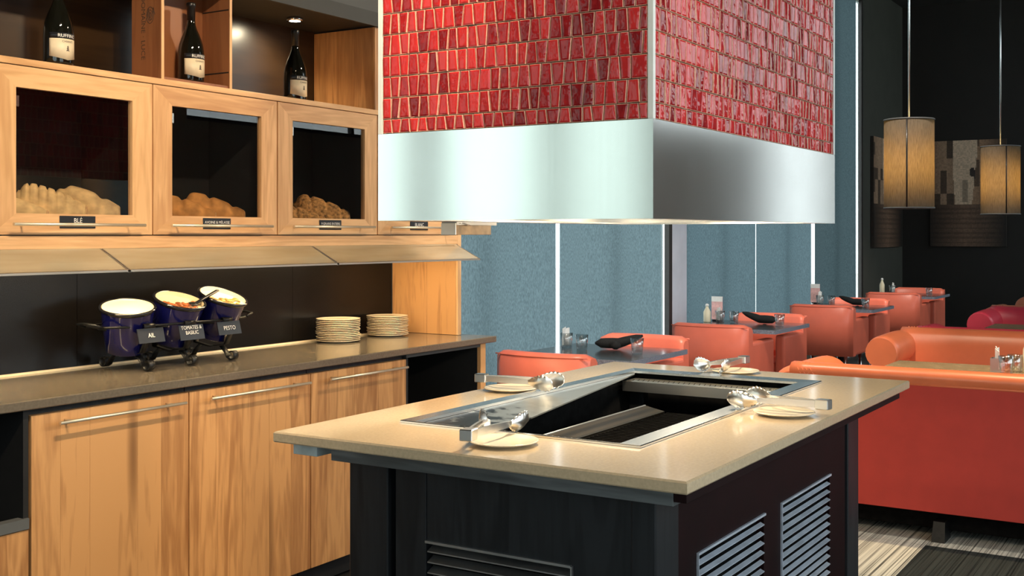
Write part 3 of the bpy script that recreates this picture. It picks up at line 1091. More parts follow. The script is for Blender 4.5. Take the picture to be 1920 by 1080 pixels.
# ------------------------------------------------------------------ bread loaves
def loaf(loc, rz, L, W, Hh, mat, label, slashes=0, cut=True, seed=0):
    rnd = random.Random(seed)
    t = thing('bread_loaf', loc, label, 'bread', 'bread loaves in the glass cabinets')
    t.rotation_euler = (0, 0, rz)
    mb = MB()
    n, m = 44, 24
    rings = []
    for i in range(n + 1):
        u = i / n
        x = -L / 2 + L * u
        if u < .28:
            s = .30 + .70 * math.sin(PI / 2 * u / .28) ** .7
            hg = s
        else:
            s = 1 - .18 * ((u - .28) / .72) ** 2.0
            hg = 1 - .47 * ((u - .28) / .72) ** 1.5
        g = 0
        if slashes:
            ph = (u * slashes) % 1.0
            if .12 < u < .9:
                g = -.15 * math.exp(-((ph - .5) / .11) ** 2)
        ring = []
        for k in range(m):
            a = 2 * PI * k / m
            cy, cz = math.cos(a), math.sin(a)
            r = 1 + g * max(0, cz) + .012 * math.sin(3 * a + 9 * u + seed)
            yy = W / 2 * s * (abs(cy) ** .8) * (1 if cy > 0 else -1) * r
            zz = Hh * hg * (.42 + .58 * cz * r) if cz > 0 else Hh * hg * .42 * (1 - abs(cz) ** .5)
            ring.append((x, yy, max(0, zz)))
        rings.append(ring)
    rs = [mb.ring(r) for r in rings]
    for a, b in zip(rs, rs[1:]):
        for i in range(m):
            j = (i + 1) % m
            f = mb.bm.faces.new((a[i], a[j], b[j], b[i]))
            f.smooth = True
    mb.bm.faces.new(rs[0][::-1])
    me_end = [v.co.copy() for v in rs[-1]]
    mb.bm.faces.new(rs[-1])
    me = mb.mesh('crust')
    me.materials.append(MATS[mat])
    o = bpy.data.objects.new('crust', me)
    COL.objects.link(o)
    o.parent = t
    if cut:
        c = MB()
        cen = sum(me_end, Vector()) / len(me_end)
        c.loft([[cen + (p - cen) * .93 + Vector((.0005, 0, 0)) for p in me_end], [cen + (p - cen) * .90 + Vector((.003, 0, 0)) for p in me_end]])
        me = c.mesh('cut_face')
        me.materials.append(MATS['crumb'])
        o = bpy.data.objects.new('cut_face', me)
        COL.objects.link(o)
        o.parent = t
    return t


ZF = ZU0 + .0185
RZ = math.radians(-42)
loaf((2.352, 3.425, ZF), RZ, .23, .100, .120, 'bread_pale', 'pale loaf cut off by the left edge of the first bread cabinet window', 0, True, 1)
loaf((2.497, 3.430, ZF), RZ, .25, .104, .158, 'bread_pale', 'pale scored loaf in the middle of the first bread cabinet', 9, True, 2)
loaf((2.645, 3.435, ZF), RZ, .245, .106, .158, 'bread_pale', 'large pale floury loaf, rightmost in the first bread cabinet', 2, True, 3)
loaf((2.958, 3.39, ZF), RZ, .15, .085, .085, 'bread_brown', 'small brown loaf end at the lower left of the middle bread cabinet', 0, True, 4)
loaf((3.092, 3.43, ZF), RZ, .25, .100, .135, 'bread_brown', 'brown cut loaf in the centre of the middle bread cabinet', 3, True, 5)
loaf((3.238, 3.435, ZF), RZ, .27, .106, .148, 'bread_brown', 'long brown loaf, rightmost in the middle bread cabinet', 3, True, 6)
loaf((3.735, 3.40, ZF), RZ, .20, .100, .105, 'bread_seed', 'seeded loaf end at the left of the third bread cabinet', 4, True, 7)
loaf((3.880, 3.435, ZF), RZ, .27, .108, .160, 'bread_seed', 'large seeded loaf in the third bread cabinet', 4, True, 8)

# ------------------------------------------------------------------ pot rack on the counter
t = thing('pot_rack', (3.08, 3.475, ZT), 'black wrought iron rack with scroll feet holding three blue pots', 'rack')
PX = [2.868, 3.075, 3.285]
PYc = 3.475
zr = 1.085
# long oval rail
path = []
for k in range(41):
    a = 2 * PI * k / 40
    c, s = math.cos(a), math.sin(a)
    path.append((3.077 + (abs(c) ** .6) * (1 if c > 0 else -1) * .355, PYc + (abs(s) ** .7) * (1 if s > 0 else -1) * .115, zr))
obj('oval_rail', MB().tube(path, .0045, 8), 'iron', t)
for k, px in enumerate(PX):
    obj('pot_ring', MB().tube([(px + .099 * math.cos(2 * PI * q / 28), PYc + .099 * math.sin(2 * PI * q / 28), zr - .012) for q in range(29)], .004, 6), 'iron', t)
    obj('cradle', MB().strap([(px, PYc - .108, zr), (px, PYc - .112, zr - .05), (px, PYc - .085, .985), (px, PYc, .972), (px, PYc + .085, .985), (px, PYc + .108, zr)], (.028, 0, 0), .003), 'iron', t)
    for s in (-1, 1):
        pts = [(px, PYc + s * .060, .976), (px, PYc + s * .085, .955), (px, PYc + s * .100, .932)]
        for q in range(15):
            a = PI * 1.05 + q * (2 * PI * .86) / 14
            rr = .022 - .0006 * q
            pts.append((px, PYc + s * (.122 + rr * math.cos(a) * 1.0), .9445 + rr * math.sin(a)))
        obj('scroll_foot', MB().strap(pts, (.026, 0, 0), .0032), 'iron', t)
for s in (-1, 1):
    ex = 3.077 + s * .355
    obj('end_handle', MB().tube([(ex, PYc - .05, zr), (ex + s * .035, PYc - .045, zr + .012), (ex + s * .045, PYc, zr + .016), (ex + s * .035, PYc + .045, zr + .012), (ex, PYc + .05, zr)], .005, 8), 'iron', t)


def pot(px, tilt_dir, tilt, content, cmat, label, stain=None, dz=0.0):
    base_ = Vector((px, PYc, .978))
    ax = Vector((-math.sin(tilt_dir), math.cos(tilt_dir), 0))   # tilt_dir is the heading the mouth leans to
    M = Matrix.Rotation(tilt, 3, ax)
    t = thing('enamel_pot', base_, label, 'pot', 'blue enamel pots in the rack')
    off = Vector((px, PYc, .990 + dz)) - M @ Vector((0, 0, 0))
    prof = [(.001, 0), (.066, 0), (.074, .004), (.081, .05), (.088, .10), (.093, .150), (.095, .163)]
    rim = [(.095, .158), (.101, .164), (.1022, .170), (.099, .175), (.094, .174), (.092, .168)]
    inner = [(.0915, .172), (.0905, .160), (.0895, content + .001), (.089, content)]
    obj('body', MB().lathe(prof, off, 40, M, cap=False), 'enamel_blue', t)
    obj('rim', MB().lathe(rim, off, 40, M, cap=False), 'enamel_black', t)
    obj('lining', MB().lathe(inner, off, 40, M, cap=False), 'cream_glaze', t)
    mb = MB()
    mb.lathe([(.0893, content), (.06, content + .002), (.0, content + .003)], off, 40, M, cap=False)
    obj('filling', mb, cmat, t)
    if stain:
        mb = MB()
        rnd = random.Random(3)
        for k in range(26):
            a, r = rnd.uniform(PI * .9, PI * 2.0), rnd.uniform(.01, .07)
            c = M @ Vector((r * math.cos(a), r * math.sin(a), content + .004)) + off
            q = rnd.uniform(.006, .016)
            mb.lathe([(q, 0), (q * .8, .003), (.0, .005)], c, 8, M)
        obj('spots', mb, stain, t)
    return t, M, off


S = math.radians
pot(PX[0], S(235), S(15), .166, 'cream_dip', 'blue pot full of smooth cream spread, left in the rack')
p2, M2, off2 = pot(PX[1], S(268), S(19), .155, 'cream_dip', 'blue pot with tomato spread and a dark spoon, middle of the rack', 'tomato_dip', .018)
pot(PX[2], S(276), S(21), .155, 'cream_dip', 'blue pot with pesto, right in the rack', 'pesto_dip', .026)
# dark wooden spoon
a = M2 @ Vector((.045, -.030, .160)) + off2
b = a + Vector((.085, .0, .034))
b2 = a + Vector((.125, .0, .050))
mb = MB()
mb.strap([a, a + (b - a) * .5, b, b2], (.0, .018, .0), .006)
sp = thing('serving_spoon', a, 'dark wooden spoon resting in the middle blue pot', 'spoon')
obj('handle', mb, 'label_black', sp)
obj('bowl', MB().lathe([(.004, -.003), (.016, 0), (.02, .004), (.012, .006)], a, 16, M2), 'label_black', sp)
# hanging signs
for px, word, lab, h in ((2.868, 'AIL', 'small black sign reading AIL on the pot rack', .052), (3.062, 'TOMATES &\nBASILIC', 'small black sign reading TOMATES & BASILIC on the pot rack', .056), (3.255, 'PESTO', 'small black sign reading PESTO on the pot rack', .050)):
    yf = PYc - .124
    zt, zb = 1.078, 1.078 - h
    sg = thing('name_sign', (px, yf, zb), lab, 'sign', 'signs hanging on the pot rack')
    o_ = .030
    pl = obj('board', MB().hexa([(px - .060, yf - .014 - .003, zb), (px + .060, yf - .014 - .003, zb), (px + .060, yf - .014, zb), (px - .060, yf - .014, zb),
                                 (px - .060, yf - .003, zt), (px + .060, yf - .003, zt), (px + .060, yf, zt), (px - .060, yf, zt)]), 'label_black', sg)
    obj('clip', MB().strap([(px, yf - .002, zt - .004), (px, yf - .002, zr + .008), (px, PYc - .113, zr + .010), (px, PYc - .106, zr - .004)], (.05, 0, 0), .0016), 'iron', sg)
    two = '\n' in word
    zc = (zt + zb) / 2 + (.008 if two else 0)
    lettering('lettering', word, .019 if two else .022, lambda u, v: (px + u, yf - .0036 - .014 * (zt - (zc + v)) / h - .0008, zc + v), 'letter_white', pl)


# ------------------------------------------------------------------ stacks of plates
def plate_prof(r):
    return [(r * .55, 0), (r * .60, 0), (r * .62, .0025), (r * .80, .0045), (r * .97, .0085), (r, .0105), (r * .99, .0118), (r * .95, .0108), (r * .78, .0075), (r * .60, .0058), (.0, .0056)]


def plate_mesh(name, r, seg=36):
    me = MB().lathe(plate_prof(r), (0, 0, 0), seg, cap=True).mesh(name)
    me.materials.append(MATS['cream_glaze'])
    return me


pm = plate_mesh('plate', .103)
rnd = random.Random(11)
for cx, cy, n, who in ((4.128, 3.53, 13, 'left'), (4.505, 3.535, 12, 'right')):
    for k in range(n):
        o = bpy.data.objects.new('plate', pm)
        COL.objects.link(o)
        o.location = (cx + rnd.uniform(-.003, .003), cy + rnd.uniform(-.003, .003), ZT + k * .0082)
        o.rotation_euler = (0, 0, rnd.uniform(0, 6))
        if k == n - 1:
            lab = 'cream plate on top of the %s-hand stack on the counter' % who
        elif k == 0:
            lab = 'cream plate at the bottom of the %s-hand stack on the counter' % who
        else:
            lab = 'cream plate within the %s-hand stack on the counter' % who
        tag(o, lab, 'plate', 'plates of the %s-hand stack' % who)

# ------------------------------------------------------------------ grill island
IX0, IX1, IY0, IY1 = 2.16, 4.065, 0.93, 2.062
GX0, GX1, GY0, GY1 = 2.455, 3.842, 1.182, 1.862        # cut-out
BX0, BX1, BY0, BY1 = 2.30, 3.92, 1.064, 1.93           # body

mb = MB()
zt, zb = ZT, ZT - .027
be = .004


def rect(x0, x1, y0, y1, z):
    return [(x0, y0, z), (x1, y0, z), (x1, y1, z), (x0, y1, z)]


mb.loft([rect(GX0, GX1, GY0, GY1, zb), rect(IX0 + .002, IX1 - .002, IY0 + .002, IY1 - .002, zb), rect(IX0, IX1, IY0, IY1, zb + .003), rect(IX0, IX1, IY0, IY1, zt - be),
         rect(IX0 + be, IX1 - be, IY0 + be, IY1 - be, zt), rect(GX0, GX1, GY0, GY1, zt), rect(GX0, GX1, GY0, GY1, zb)], cap=False)
tag(obj('island_worktop', mb, 'stone_lit', smooth=False), 'beige polished worktop of the grill island', 'worktop')

isl = thing('grill_island', (3.11, 1.5, 0), 'black wooden island body with louvred vents under the beige worktop', 'island')
zr1, zr0 = ZT - .0275, ZT - .068
obj('front_rail', MB().box(2.215, 2.29, 0.985, 1.918, zr0, zr1, .001), 'grey_wood', isl, label='grey-black front rail under the worktop')
obj('side_rail', MB().box(2.215, 4.02, 1.965, 2.045, zr0 + .004, zr1, .001), 'bluegrey_block', isl, label='rail with a blue-grey sawn end')
obj('side_rail', MB().box(2.215, 4.03, 0.955, 0.984, zr0 + .010, zr1, .001), 'maroon_wood', isl)
obj('back_rail', MB().box(3.95, 4.02, 0.985, 1.96, zr0, zr1, .001), 'black_wood', isl)
obj('cross_piece', MB().box(2.32, 3.92, 1.93, 1.964, zr0 + .006, zr1), 'dark_oak', isl)
# core
obj('core', MB().box(BX0 + .06, BX1 - .06, BY0 + .06, BY1 - .06, 0.0, 0.70), 'black_void', isl)
ZP = ZT - .0685
PW = .125
for (xa, xb) in ((BX0, BX0 + PW), (BX1 - PW, BX1)):
    for (ya, yb) in ((BY0, BY0 + .06), (BY1 - PW, BY1)):
        obj('post', MB().box(xa, xb, ya, yb, 0, ZP, .003), 'black_wood', isl)
# front panels (facing the viewer)
obj('panel', MB().box(BX0 + .004, BX0 + .03, 1.688, BY1 - PW - .022, 0.10, ZP, .0015), 'black_wood', isl)
VY0, VY1, VZ1, VZ0 = 1.277, 1.687, .662, .30
fp = MB()
fp.box(BX0 + .006, BX0 + .03, VY0, VY1 - .001, VZ1, ZP)
fp.box(BX0 + .006, BX0 + .03, VY0, VY1 - .001, .10, VZ0)
fp.box(BX0 + .006, BX0 + .03, BY0 + .061, VY0, .10, ZP)
obj('panel', fp, 'black_wood', isl)
obj('plinth', MB().box(BX0 + .04, BX1 - .04, BY0 + .04, BY1 - .04, 0, .10), 'black_void', isl)
v = obj('vent_grille', MB().box(BX0 - .002, BX0 + .010, VY0, VY1, VZ1 - .004, VZ1 + .002).box(BX0 - .002, BX0 + .010, VY0 - .004, VY0, VZ0, VZ1)
        , 'steel_dark', isl)
obj('vent_backing', MB().box(BX0 + .030, BX0 + .034, VY0, VY1, VZ0, VZ1), 'soot', v)
nz = 13
for k in range(nz):
    z = VZ1 - .026 - k * .0262
    obj('slat', MB().prism([(BX0 + .0, z), (BX0 + .0, z + .003), (BX0 + .026, z + .014), (BX0 + .026, z + .011)], 'Y', VY0 + .004, VY1 - .006), 'steel_dark', v)
obj('panel', MB().box(BX0 + .031, BX1 - .13, BY1 - .03, BY1 - .004, .10, ZP), 'black_wood', isl)
obj('panel', MB().box(BX1 - .03, BX1 - .004, BY0 + .07, BY1 - .13, .10, ZP), 'black_wood', isl)
# right-hand side with two vents
VX = [(2.539, 2.998), (3.138, 3.60)]
sp_ = MB()
sp_.box(BX0 + PW, VX[0][0], BY0 + .004, BY0 + .03, .10, ZP)
sp_.box(VX[0][1], VX[1][0], BY0 + .004, BY0 + .03, .10, ZP)
sp_.box(VX[1][1], BX1 - PW - .14, BY0 + .004, BY0 + .03, .10, ZP)
for a, c in VX:
    sp_.box(a, c, BY0 + .004, BY0 + .03, VZ1 + .006, ZP)
    sp_.box(a, c, BY0 + .004, BY0 + .03, .10, VZ0)
obj('side_panel', sp_, 'maroon_wood', isl)
obj('side_strip', MB().box(BX1 - .262, BX1 - .146, BY0 + .005, BY0 + .03, .10, ZP), 'maroon_wood', isl)
for a, c in VX:
    v = obj('vent_grille', MB().box(a - .003, c + .003, BY0 - .002, BY0 + .010, VZ1, VZ1 + .006).box(a - .003, a, BY0 - .002, BY0 + .010, VZ0, VZ1)
            , 'steel_daylit', isl)
    obj('vent_backing', MB().box(a, c, BY0 + .026, BY0 + .030, VZ0, VZ1), 'soot', v)
    for k in range(14):
        z = VZ1 - .024 - k * .0252
        obj('slat', MB().prism([(BY0 - .002, z), (BY0 - .002, z + .002), (BY0 + .0095, z + .0070), (BY0 + .0095, z + .0050)], 'X', a + .002, c - .010), 'steel_daylit', v)

# grill set into the worktop
g = thing('charcoal_grill', (3.15, 1.52, .72), 'steel-framed charcoal grill sunk into the island worktop', 'grill')
fz = ZT + .0065
FO = .013
mb = MB()
FX0, FX1, FY0, FY1 = GX0 - FO, GX1 + FO, GY0 - FO, GY1 + FO
IWX0, IWX1, IWY0, IWY1 = GX0 + .012, GX1 - .035, GY0 + .052, GY1 - .018
mb.loft([rect(FX0, FX1, FY0, FY1, ZT + .0005), rect(FX0, FX1, FY0, FY1, fz - .002), rect(FX0 + .002, FX1 - .002, FY0 + .002, FY1 - .002, fz),
         rect(IWX0, IWX1, IWY0, IWY1, fz - .004), rect(IWX0, IWX1, IWY0, IWY1, fz - .012)], cap=False)
obj('frame', mb, 'steel_x', g, smooth=False)
# basin walls and floor
mb = MB()
zb0 = .742
mb.loft([rect(GX0 + .002, GX1 - .002, GY0 + .002, GY1 - .002, ZT - .008), rect(GX0 + .002, GX1 - .002, GY0 + .002, GY1 - .002, zb0)], cap=False)
mb.poly(rect(GX0 + .002, GX1 - .002, GY0 + .002, GY1 - .002, zb0), [(0, 1, 2, 3)])
obj('basin', mb, 'soot', g, smooth=False)
# wedge-shaped steel deck on the counter side
deck = [(GX0 + .012, 1.842), (3.80, 1.842), (3.79, 1.838), (2.88, 1.700), (GX0 + .012, 1.632)]
mb = MB()
top = [(x, y, ZT - .006 - .10 * (1.842 - y)) for x, y in deck]
bot = [(x, y, z - .004) for x, y, z in top]
n = len(deck)
mb.poly(top + bot, [tuple(range(n)), tuple(range(n, 2 * n))[::-1]] + [(i, (i + 1) % n, (i + 1) % n + n, i + n) for i in range(n)])


def sooty():
    m, nt, b = nodemat('steel_sooty')
    b.inputs['Metallic'].default_value = 0.9
    b.inputs['Roughness'].default_value = 0.32
    tc = N(nt, 'ShaderNodeTexCoord')
    sep = N(nt, 'ShaderNodeSeparateXYZ')
    nt.links.new(tc.outputs['Object'], sep.inputs[0])
    n = N(nt, 'ShaderNodeTexNoise')
    n.inputs['Scale'].default_value = 22
    n.inputs['Detail'].default_value = 6
    nt.links.new(tc.outputs['Object'], n.inputs['Vector'])
    a = N(nt, 'ShaderNodeMath', operation='MULTIPLY_ADD')
    nt.links.new(n.outputs['Fac'], a.inputs[0])
    a.inputs[1].default_value = 0.9
    nt.links.new(sep.outputs['X'], a.inputs[2])
    nt.links.new(ramp(nt, a.outputs[0], [(0.0, (0.06, 0.055, 0.05)), (0.10, (0.50, 0.50, 0.47)), (0.4, (0.62, 0.63, 0.60))]), b.inputs['Base Color'])


sooty()
obj('side_deck', mb, 'steel_sooty', g, label='wedge-shaped steel deck with soot marks')
# far ledge with slots
obj('far_ledge', MB().box(3.705, 3.806, 1.232, 1.842, .884, .897, .002), 'steel_y', g)
obj('far_ledge_lip', MB().box(3.700, 3.7045, 1.232, 1.842, .862, .897), 'steel_y', g)
for k in range(30):
    y = 1.25 + k * .0195
    obj('ledge_slot', MB().prism([(3.728, y), (3.735, y), (3.775, y + .012), (3.768, y + .012)], 'Z', .8966, .8976), 'soot', g)
# near frame slots
for k in range(26):
    y = 1.245 + k * .0175
    obj('vent_slot', MB().box(IWX0 - .010, IWX0 - .003, y, y + .011, fz - .0045, fz - .0022), 'soot', g)
# perforated strip and charcoal bed
obj('perforated_tray', MB().hexa([(2.50, 1.605, .824), (3.54, 1.605, .824), (3.54, 1.675, .838), (2.50, 1.675, .838), (2.50, 1.605, .828), (3.54, 1.605, .828), (3.54, 1.675, .842), (2.50, 1.675, .842)]), 'perforated', g)
mb = MB()
nx_, ny_ = 60, 20
r2 = random.Random(5)
vs = [[mb.bm.verts.new((2.475 + 1.10 * i / nx_, 1.235 + .36 * j / ny_, .812 + r2.uniform(-.006, .006))) for j in range(ny_ + 1)] for i in range(nx_ + 1)]
for i in range(nx_):
    for j in range(ny_):
        mb.bm.faces.new((vs[i][j], vs[i + 1][j], vs[i + 1][j + 1], vs[i][j + 1]))
o = obj('ember_bed', mb, 'charcoal', g)
o['kind'] = 'stuff'
obj('tray_edge', MB().tube([(2.50, 1.677, .842), (3.54, 1.677, .842)], .003, 6), 'steel_dark', g)
for k in range(44):
    x = 2.485 + k * .0245
    obj('grate_bar', MB().tube([(x, 1.236, .823), (x, 1.598, .823)], .0022, 5), 'soot', g)


# ------------------------------------------------------------------ side plates and tongs on the island
def scallop_head(L=.085, W=.050):
    """shell-shaped gripping head with a wavy rim, opening towards -y, long axis +x, broad side upright"""
    mb = MB()
    n, m = 42, 8
    T, B = [], []
    for i in range(n + 1):
        u = i / n
        w = W / 2 * (.30 + .70 * math.sin(PI * min(1.0, .5 * u / .62)) if u < .62 else math.cos((u - .62) / .38 * PI / 2 * .93) ** .55)
        rt, rb = [], []
        for j in range(m + 1):
            v = -1 + 2 * j / m
            sc = 1 + (.07 * math.cos(u * 2 * PI * 6.5) if abs(v) == 1 else 0)
            cup = -.013 * (1 - v * v) * (.35 + .65 * math.sin(PI * min(1, u * 1.05)))
            rt.append((L * u, cup, w * v * sc))
            rb.append((L * u, cup - .0013, w * v * sc))
        T.append([mb.bm.verts.new(p) for p in rt])
        B.append([mb.bm.verts.new(p) for p in rb])
    for i in range(n):
        for j in range(m):
            f = mb.bm.faces.new((T[i][j], T[i + 1][j], T[i + 1][j + 1], T[i][j + 1]))
            f.smooth = True
            f = mb.bm.faces.new((B[i][j], B[i][j + 1], B[i + 1][j + 1], B[i + 1][j]))
            f.smooth = True
        for j in (0, m):
            mb.bm.faces.new((T[i][j], B[i][j], B[i + 1][j], T[i + 1][j]))
    for i in (0, n):
        for j in range(m):
            mb.bm.faces.new((T[i][j], T[i][j + 1], B[i][j + 1], B[i][j]))
    return mb


def make_tongs():
    """hinge at the origin, arms opening along +X, standing on the plate"""
    t = thing('tongs', (0, 0, 0), 'tongs', 'tongs', 'steel tongs on the island plates')
    obj('hinge_cap', MB().box(-.012, .026, -.016, .016, -.0135, .0135, .002), 'tong_steel', t)
    for s in (-1, 1):
        R = Matrix.Rotation(s * math.radians(9.5), 4, 'Z')
        mb = MB()
        rings = []
        L = .185
        for i in range(9):
            u = i / 8
            w = .0085 + .0022 * math.sin(PI * u) - .0025 * u
            d = .007
            y = s * .007
            x = L * u + .012
            sec = [(x, y - s * d, -w), (x, y, -w), (x, y, w), (x, y - s * d, w), (x, y - s * d, w - .0015), (x, y - s * .0015, w - .0015), (x, y - s * .0015, -w + .0015), (x, y - s * d, -w + .0015)]
            rings.append([R @ Vector(p) for p in sec])
        mb.loft(rings)
        arm = obj('arm', mb, 'tong_steel', t, smooth=False)
        hd = scallop_head(.088, .056)
        for v_ in hd.bm.verts:
            p = Matrix.Rotation(math.radians(24), 3, 'X') @ v_.co
            v_.co = R @ Vector((L + .004 + p.x, s * (.006 - p.y), p.z))
        obj('scalloped_head', hd, 'tong_steel', arm)
    return t


pm2 = plate_mesh('side_plate', .085)
spots = [((2.318, 1.470), 12, (2.205, 1.497), 'front of the grill nearest the viewer'), ((3.128, 1.957), -80, (3.108, 2.062), 'on the counter side of the grill'),
         ((3.105, 1.048), 83, (3.118, 0.935), 'on the right-hand side of the grill'), ((3.955, 1.515), 172, (4.09, 1.530), 'at the far end of the grill')]
proto = make_tongs()
for i, ((px, py), az, (hx, hy), where) in enumerate(spots):
    o = bpy.data.objects.new('side_plate', pm2)
    COL.objects.link(o)
    o.location = (px, py, ZT)
    tag(o, 'small cream plate under tongs ' + where, 'plate', 'side plates around the grill')
    tg = proto if i == 0 else copy_tree(proto)
    tg['label'] = 'steel scalloped tongs lying on the plate ' + where
    tg.location = (hx, hy, ZT + .0365)
    tg.rotation_euler = (0, S(0.4), S(az))

# ------------------------------------------------------------------ hood over the grill
HX0, HX1, HY0, HY1 = 2.40, 3.826, 1.117, 1.915
HZ0, HZ1, HZT = 1.457, 1.6855, 2.44
hood = thing('extractor_hood', (3.113, 1.516, HZ0), 'big extractor hood clad in red trapezoid tiles above a steel skirt', 'hood')
mb = MB()
th = .004
for a, b_, c, d in ((HX0, HX1, HY0, HY0 + th), (HX0, HX1, HY1 - th, HY1), (HX0, HX0 + th, HY0 + th, HY1 - th), (HX1 - th, HX1, HY0 + th, HY1 - th)):
    mb.box(a, b_, c, d, HZ0, HZ1)
obj('skirt', mb, 'steel_band', hood, label='brushed steel skirt')
obj('skirt_cap', MB().box(HX0 + .001, HX1 - .001, HY0 + .001, HY1 - .001, HZ1 - .004, HZ1 - .0005), 'steel_z', hood)
mb = MB()
fl = .06
mb.box(HX0 + th, HX1 - th, HY0 + th, HY0 + fl, HZ0 + .001, HZ0 + .006)
mb.box(HX0 + th, HX1 - th, HY1 - fl, HY1 - th, HZ0 + .001, HZ0 + .006)
mb.box(HX0 + th, HX0 + fl, HY0 + fl, HY1 - fl, HZ0 + .001, HZ0 + .006)
mb.box(HX1 - fl, HX1 - th, HY0 + fl, HY1 - fl, HZ0 + .001, HZ0 + .006)
obj('bottom_flange', mb, 'steel_x', hood)
# sloped filters inside
mb = MB()
ym = (HY0 + HY1) / 2
mb.hexa([(HX0 + fl, HY0 + fl, HZ0 + .03), (HX1 - fl, HY0 + fl, HZ0 + .03), (HX1 - fl, ym, HZ1 - .03), (HX0 + fl, ym, HZ1 - .03),
         (HX0 + fl, HY0 + fl, HZ0 + .04), (HX1 - fl, HY0 + fl, HZ0 + .04), (HX1 - fl, ym, HZ1 - .02), (HX0 + fl, ym, HZ1 - .02)])
mb.hexa([(HX0 + fl, ym, HZ1 - .03), (HX1 - fl, ym, HZ1 - .03), (HX1 - fl, HY1 - fl, HZ0 + .03), (HX0 + fl, HY1 - fl, HZ0 + .03),
         (HX0 + fl, ym, HZ1 - .02), (HX1 - fl, ym, HZ1 - .02), (HX1 - fl, HY1 - fl, HZ0 + .04), (HX0 + fl, HY1 - fl, HZ0 + .04)])
obj('filter_panel', mb, 'steel_warm', hood)
TI = .008
obj('core', MB().box(HX0 + TI + .006, HX1 - TI - .006, HY0 + TI + .006, HY1 - TI - .006, HZ1, HZT), 'grout', hood, label='tan grout between the tiles')
obj('duct', MB().box(HX0 + .05, HX1 - .05, HY0 + .05, HY1 - .05, HZT, ZC - .002), 'bulkhead_grey', hood)
obj('top_cap', MB().box(HX0 + .004, HX1 - .004, HY0 + .004, HY1 - .004, HZT, HZT + .012), 'white_trim', hood)
# white corner trims
tw = .013
for (x, y, sx, sy) in ((HX0, HY0, 1, 1), (HX0, HY1, 1, -1), (HX1, HY0, -1, 1), (HX1, HY1, -1, -1)):
    m_ = MB()
    x2, y2 = x + sx * tw, y + sy * tw
    m_.box(min(x, x2), max(x, x2), min(y, y + sy * .005), max(y, y + sy * .005), HZ1 + .0005, HZT)
    m_.box(min(x, x + sx * .005), max(x, x + sx * .005), min(y + sy * .005, y2), max(y + sy * .005, y2), HZ1 + .0005, HZT)
    obj('corner_trim', m_, 'white_trim', hood)

# tiles: alternating trapezoids
TH = .0555
GAP = .0022


def tile_into(mb, P, q, depth):
    """q: 4 (u,v) corners of the tile; P maps (u,v,depth)"""
    c = [sum(p[0] for p in q) / 4, sum(p[1] for p in q) / 4]
    ins = []
    for u, v in q:
        du, dv = c[0] - u, c[1] - v
        ins.append((u + math.copysign(.0013, du), v + math.copysign(.0013, dv)))
    ta, tb_ = random.uniform(-.09, .09), random.uniform(-.03, .03)
    ins2 = [(u + math.copysign(.0062, c[0] - u), v + math.copysign(.0050, c[1] - v)) for u, v in q]

    def D(u, v, d):
        return P(u, v, d + ta * (u - c[0]) + tb_ * (v - c[1]))
    vs = [P(u, v, 0) for u, v in q] + [P(u, v, depth * .72) for u, v in q] + [D(u, v, depth * .86) for u, v in ins] + [D(u, v, depth) for u, v in ins2]
    b0 = len(mb.bm.faces)
    fs = []
    for k in (0, 4, 8):
        fs += [(k + i, k + (i + 1) % 4, k + 4 + (i + 1) % 4, k + 4 + i) for i in range(4)]
    mb.poly(vs, fs + [(12, 13, 14, 15)])
    mb.bm.faces.ensure_lookup_table()
    for f in mb.bm.faces[b0:b0 + 8]:
        f.material_index = 1
    return mb


def row_quads(length, z0, z1, rnd):
    out = []
    u = GAP
    flip = rnd.random() < .5
    wbase = .0262
    lean = .0042
    ub = ut = GAP
    while True:
        w = wbase + rnd.uniform(-.0035, .0035)
        l = lean + rnd.uniform(-.0015, .0015)
        if flip:
            nb, ntp = max(ub, ut) + w + l / 2, max(ub, ut) + w - l / 2
        else:
            nb, ntp = max(ub, ut) + w - l / 2, max(ub, ut) + w + l / 2
        if rnd.random() < .16:
            nb = ntp = max(ub, ut) + w
        last = nb > length - GAP - .010
        if last:
            nb = ntp = length - GAP
        out.append([(ub, z0), (nb, z0), (ntp, z1), (ut, z1)])
        if last:
            break
        ub, ut = nb + GAP, ntp + GAP
        flip = not flip
    return out


faces_ = {
    'front': (HY1 - HY0 - 2 * tw, lambda u, v, d: (HX0 + TI - d, HY1 - tw - u, v)),
    'right': (HX1 - HX0 - 2 * tw, lambda u, v, d: (HX0 + tw + u, HY0 + TI - d, v)),
    'left': (HX1 - HX0 - 2 * tw, lambda u, v, d: (HX1 - tw - u, HY1 - TI + d, v)),
    'far': (HY1 - HY0 - 2 * tw, lambda u, v, d: (HX1 - TI + d, HY0 + tw + u, v)),
}
cs, sn = math.cos(YAW), math.sin(YAW)
cand = []
rest = MB()
rest_far = MB()
for fname, (length, P) in faces_.items():
    rnd = random.Random({'front': 21, 'right': 22, 'left': 23, 'far': 24}[fname])
    z = HZ1 + .002
    first = True
    while z < HZT - .01:
        h = .036 if first else TH - GAP
        first = False
        zz = min(z + h, HZT - .001)
        for q in row_quads(length, z, zz, rnd):
            q = [(u, v) for u, v in q]
            dep = TI - .001 + rnd.uniform(-.0009, .0009)
            P2 = P
            if fname in ('front', 'right'):
                c = P((q[0][0] + q[1][0]) / 2, (z + zz) / 2, 0)
                d = c[0] * cs + c[1] * sn
                py = HORIZON - (c[2] - EYE) / d * FPX
                w = abs(q[1][0] - q[0][0])
                vis = (c[0] / d / d if fname == 'front' else c[1] / d / d)
                if py > -20:
                    cand.append((vis, P2, q, dep))
                    continue
            tile_into(rest, P2, q, dep)
        z = zz + GAP
cand.sort(key=lambda t_: -t_[0])
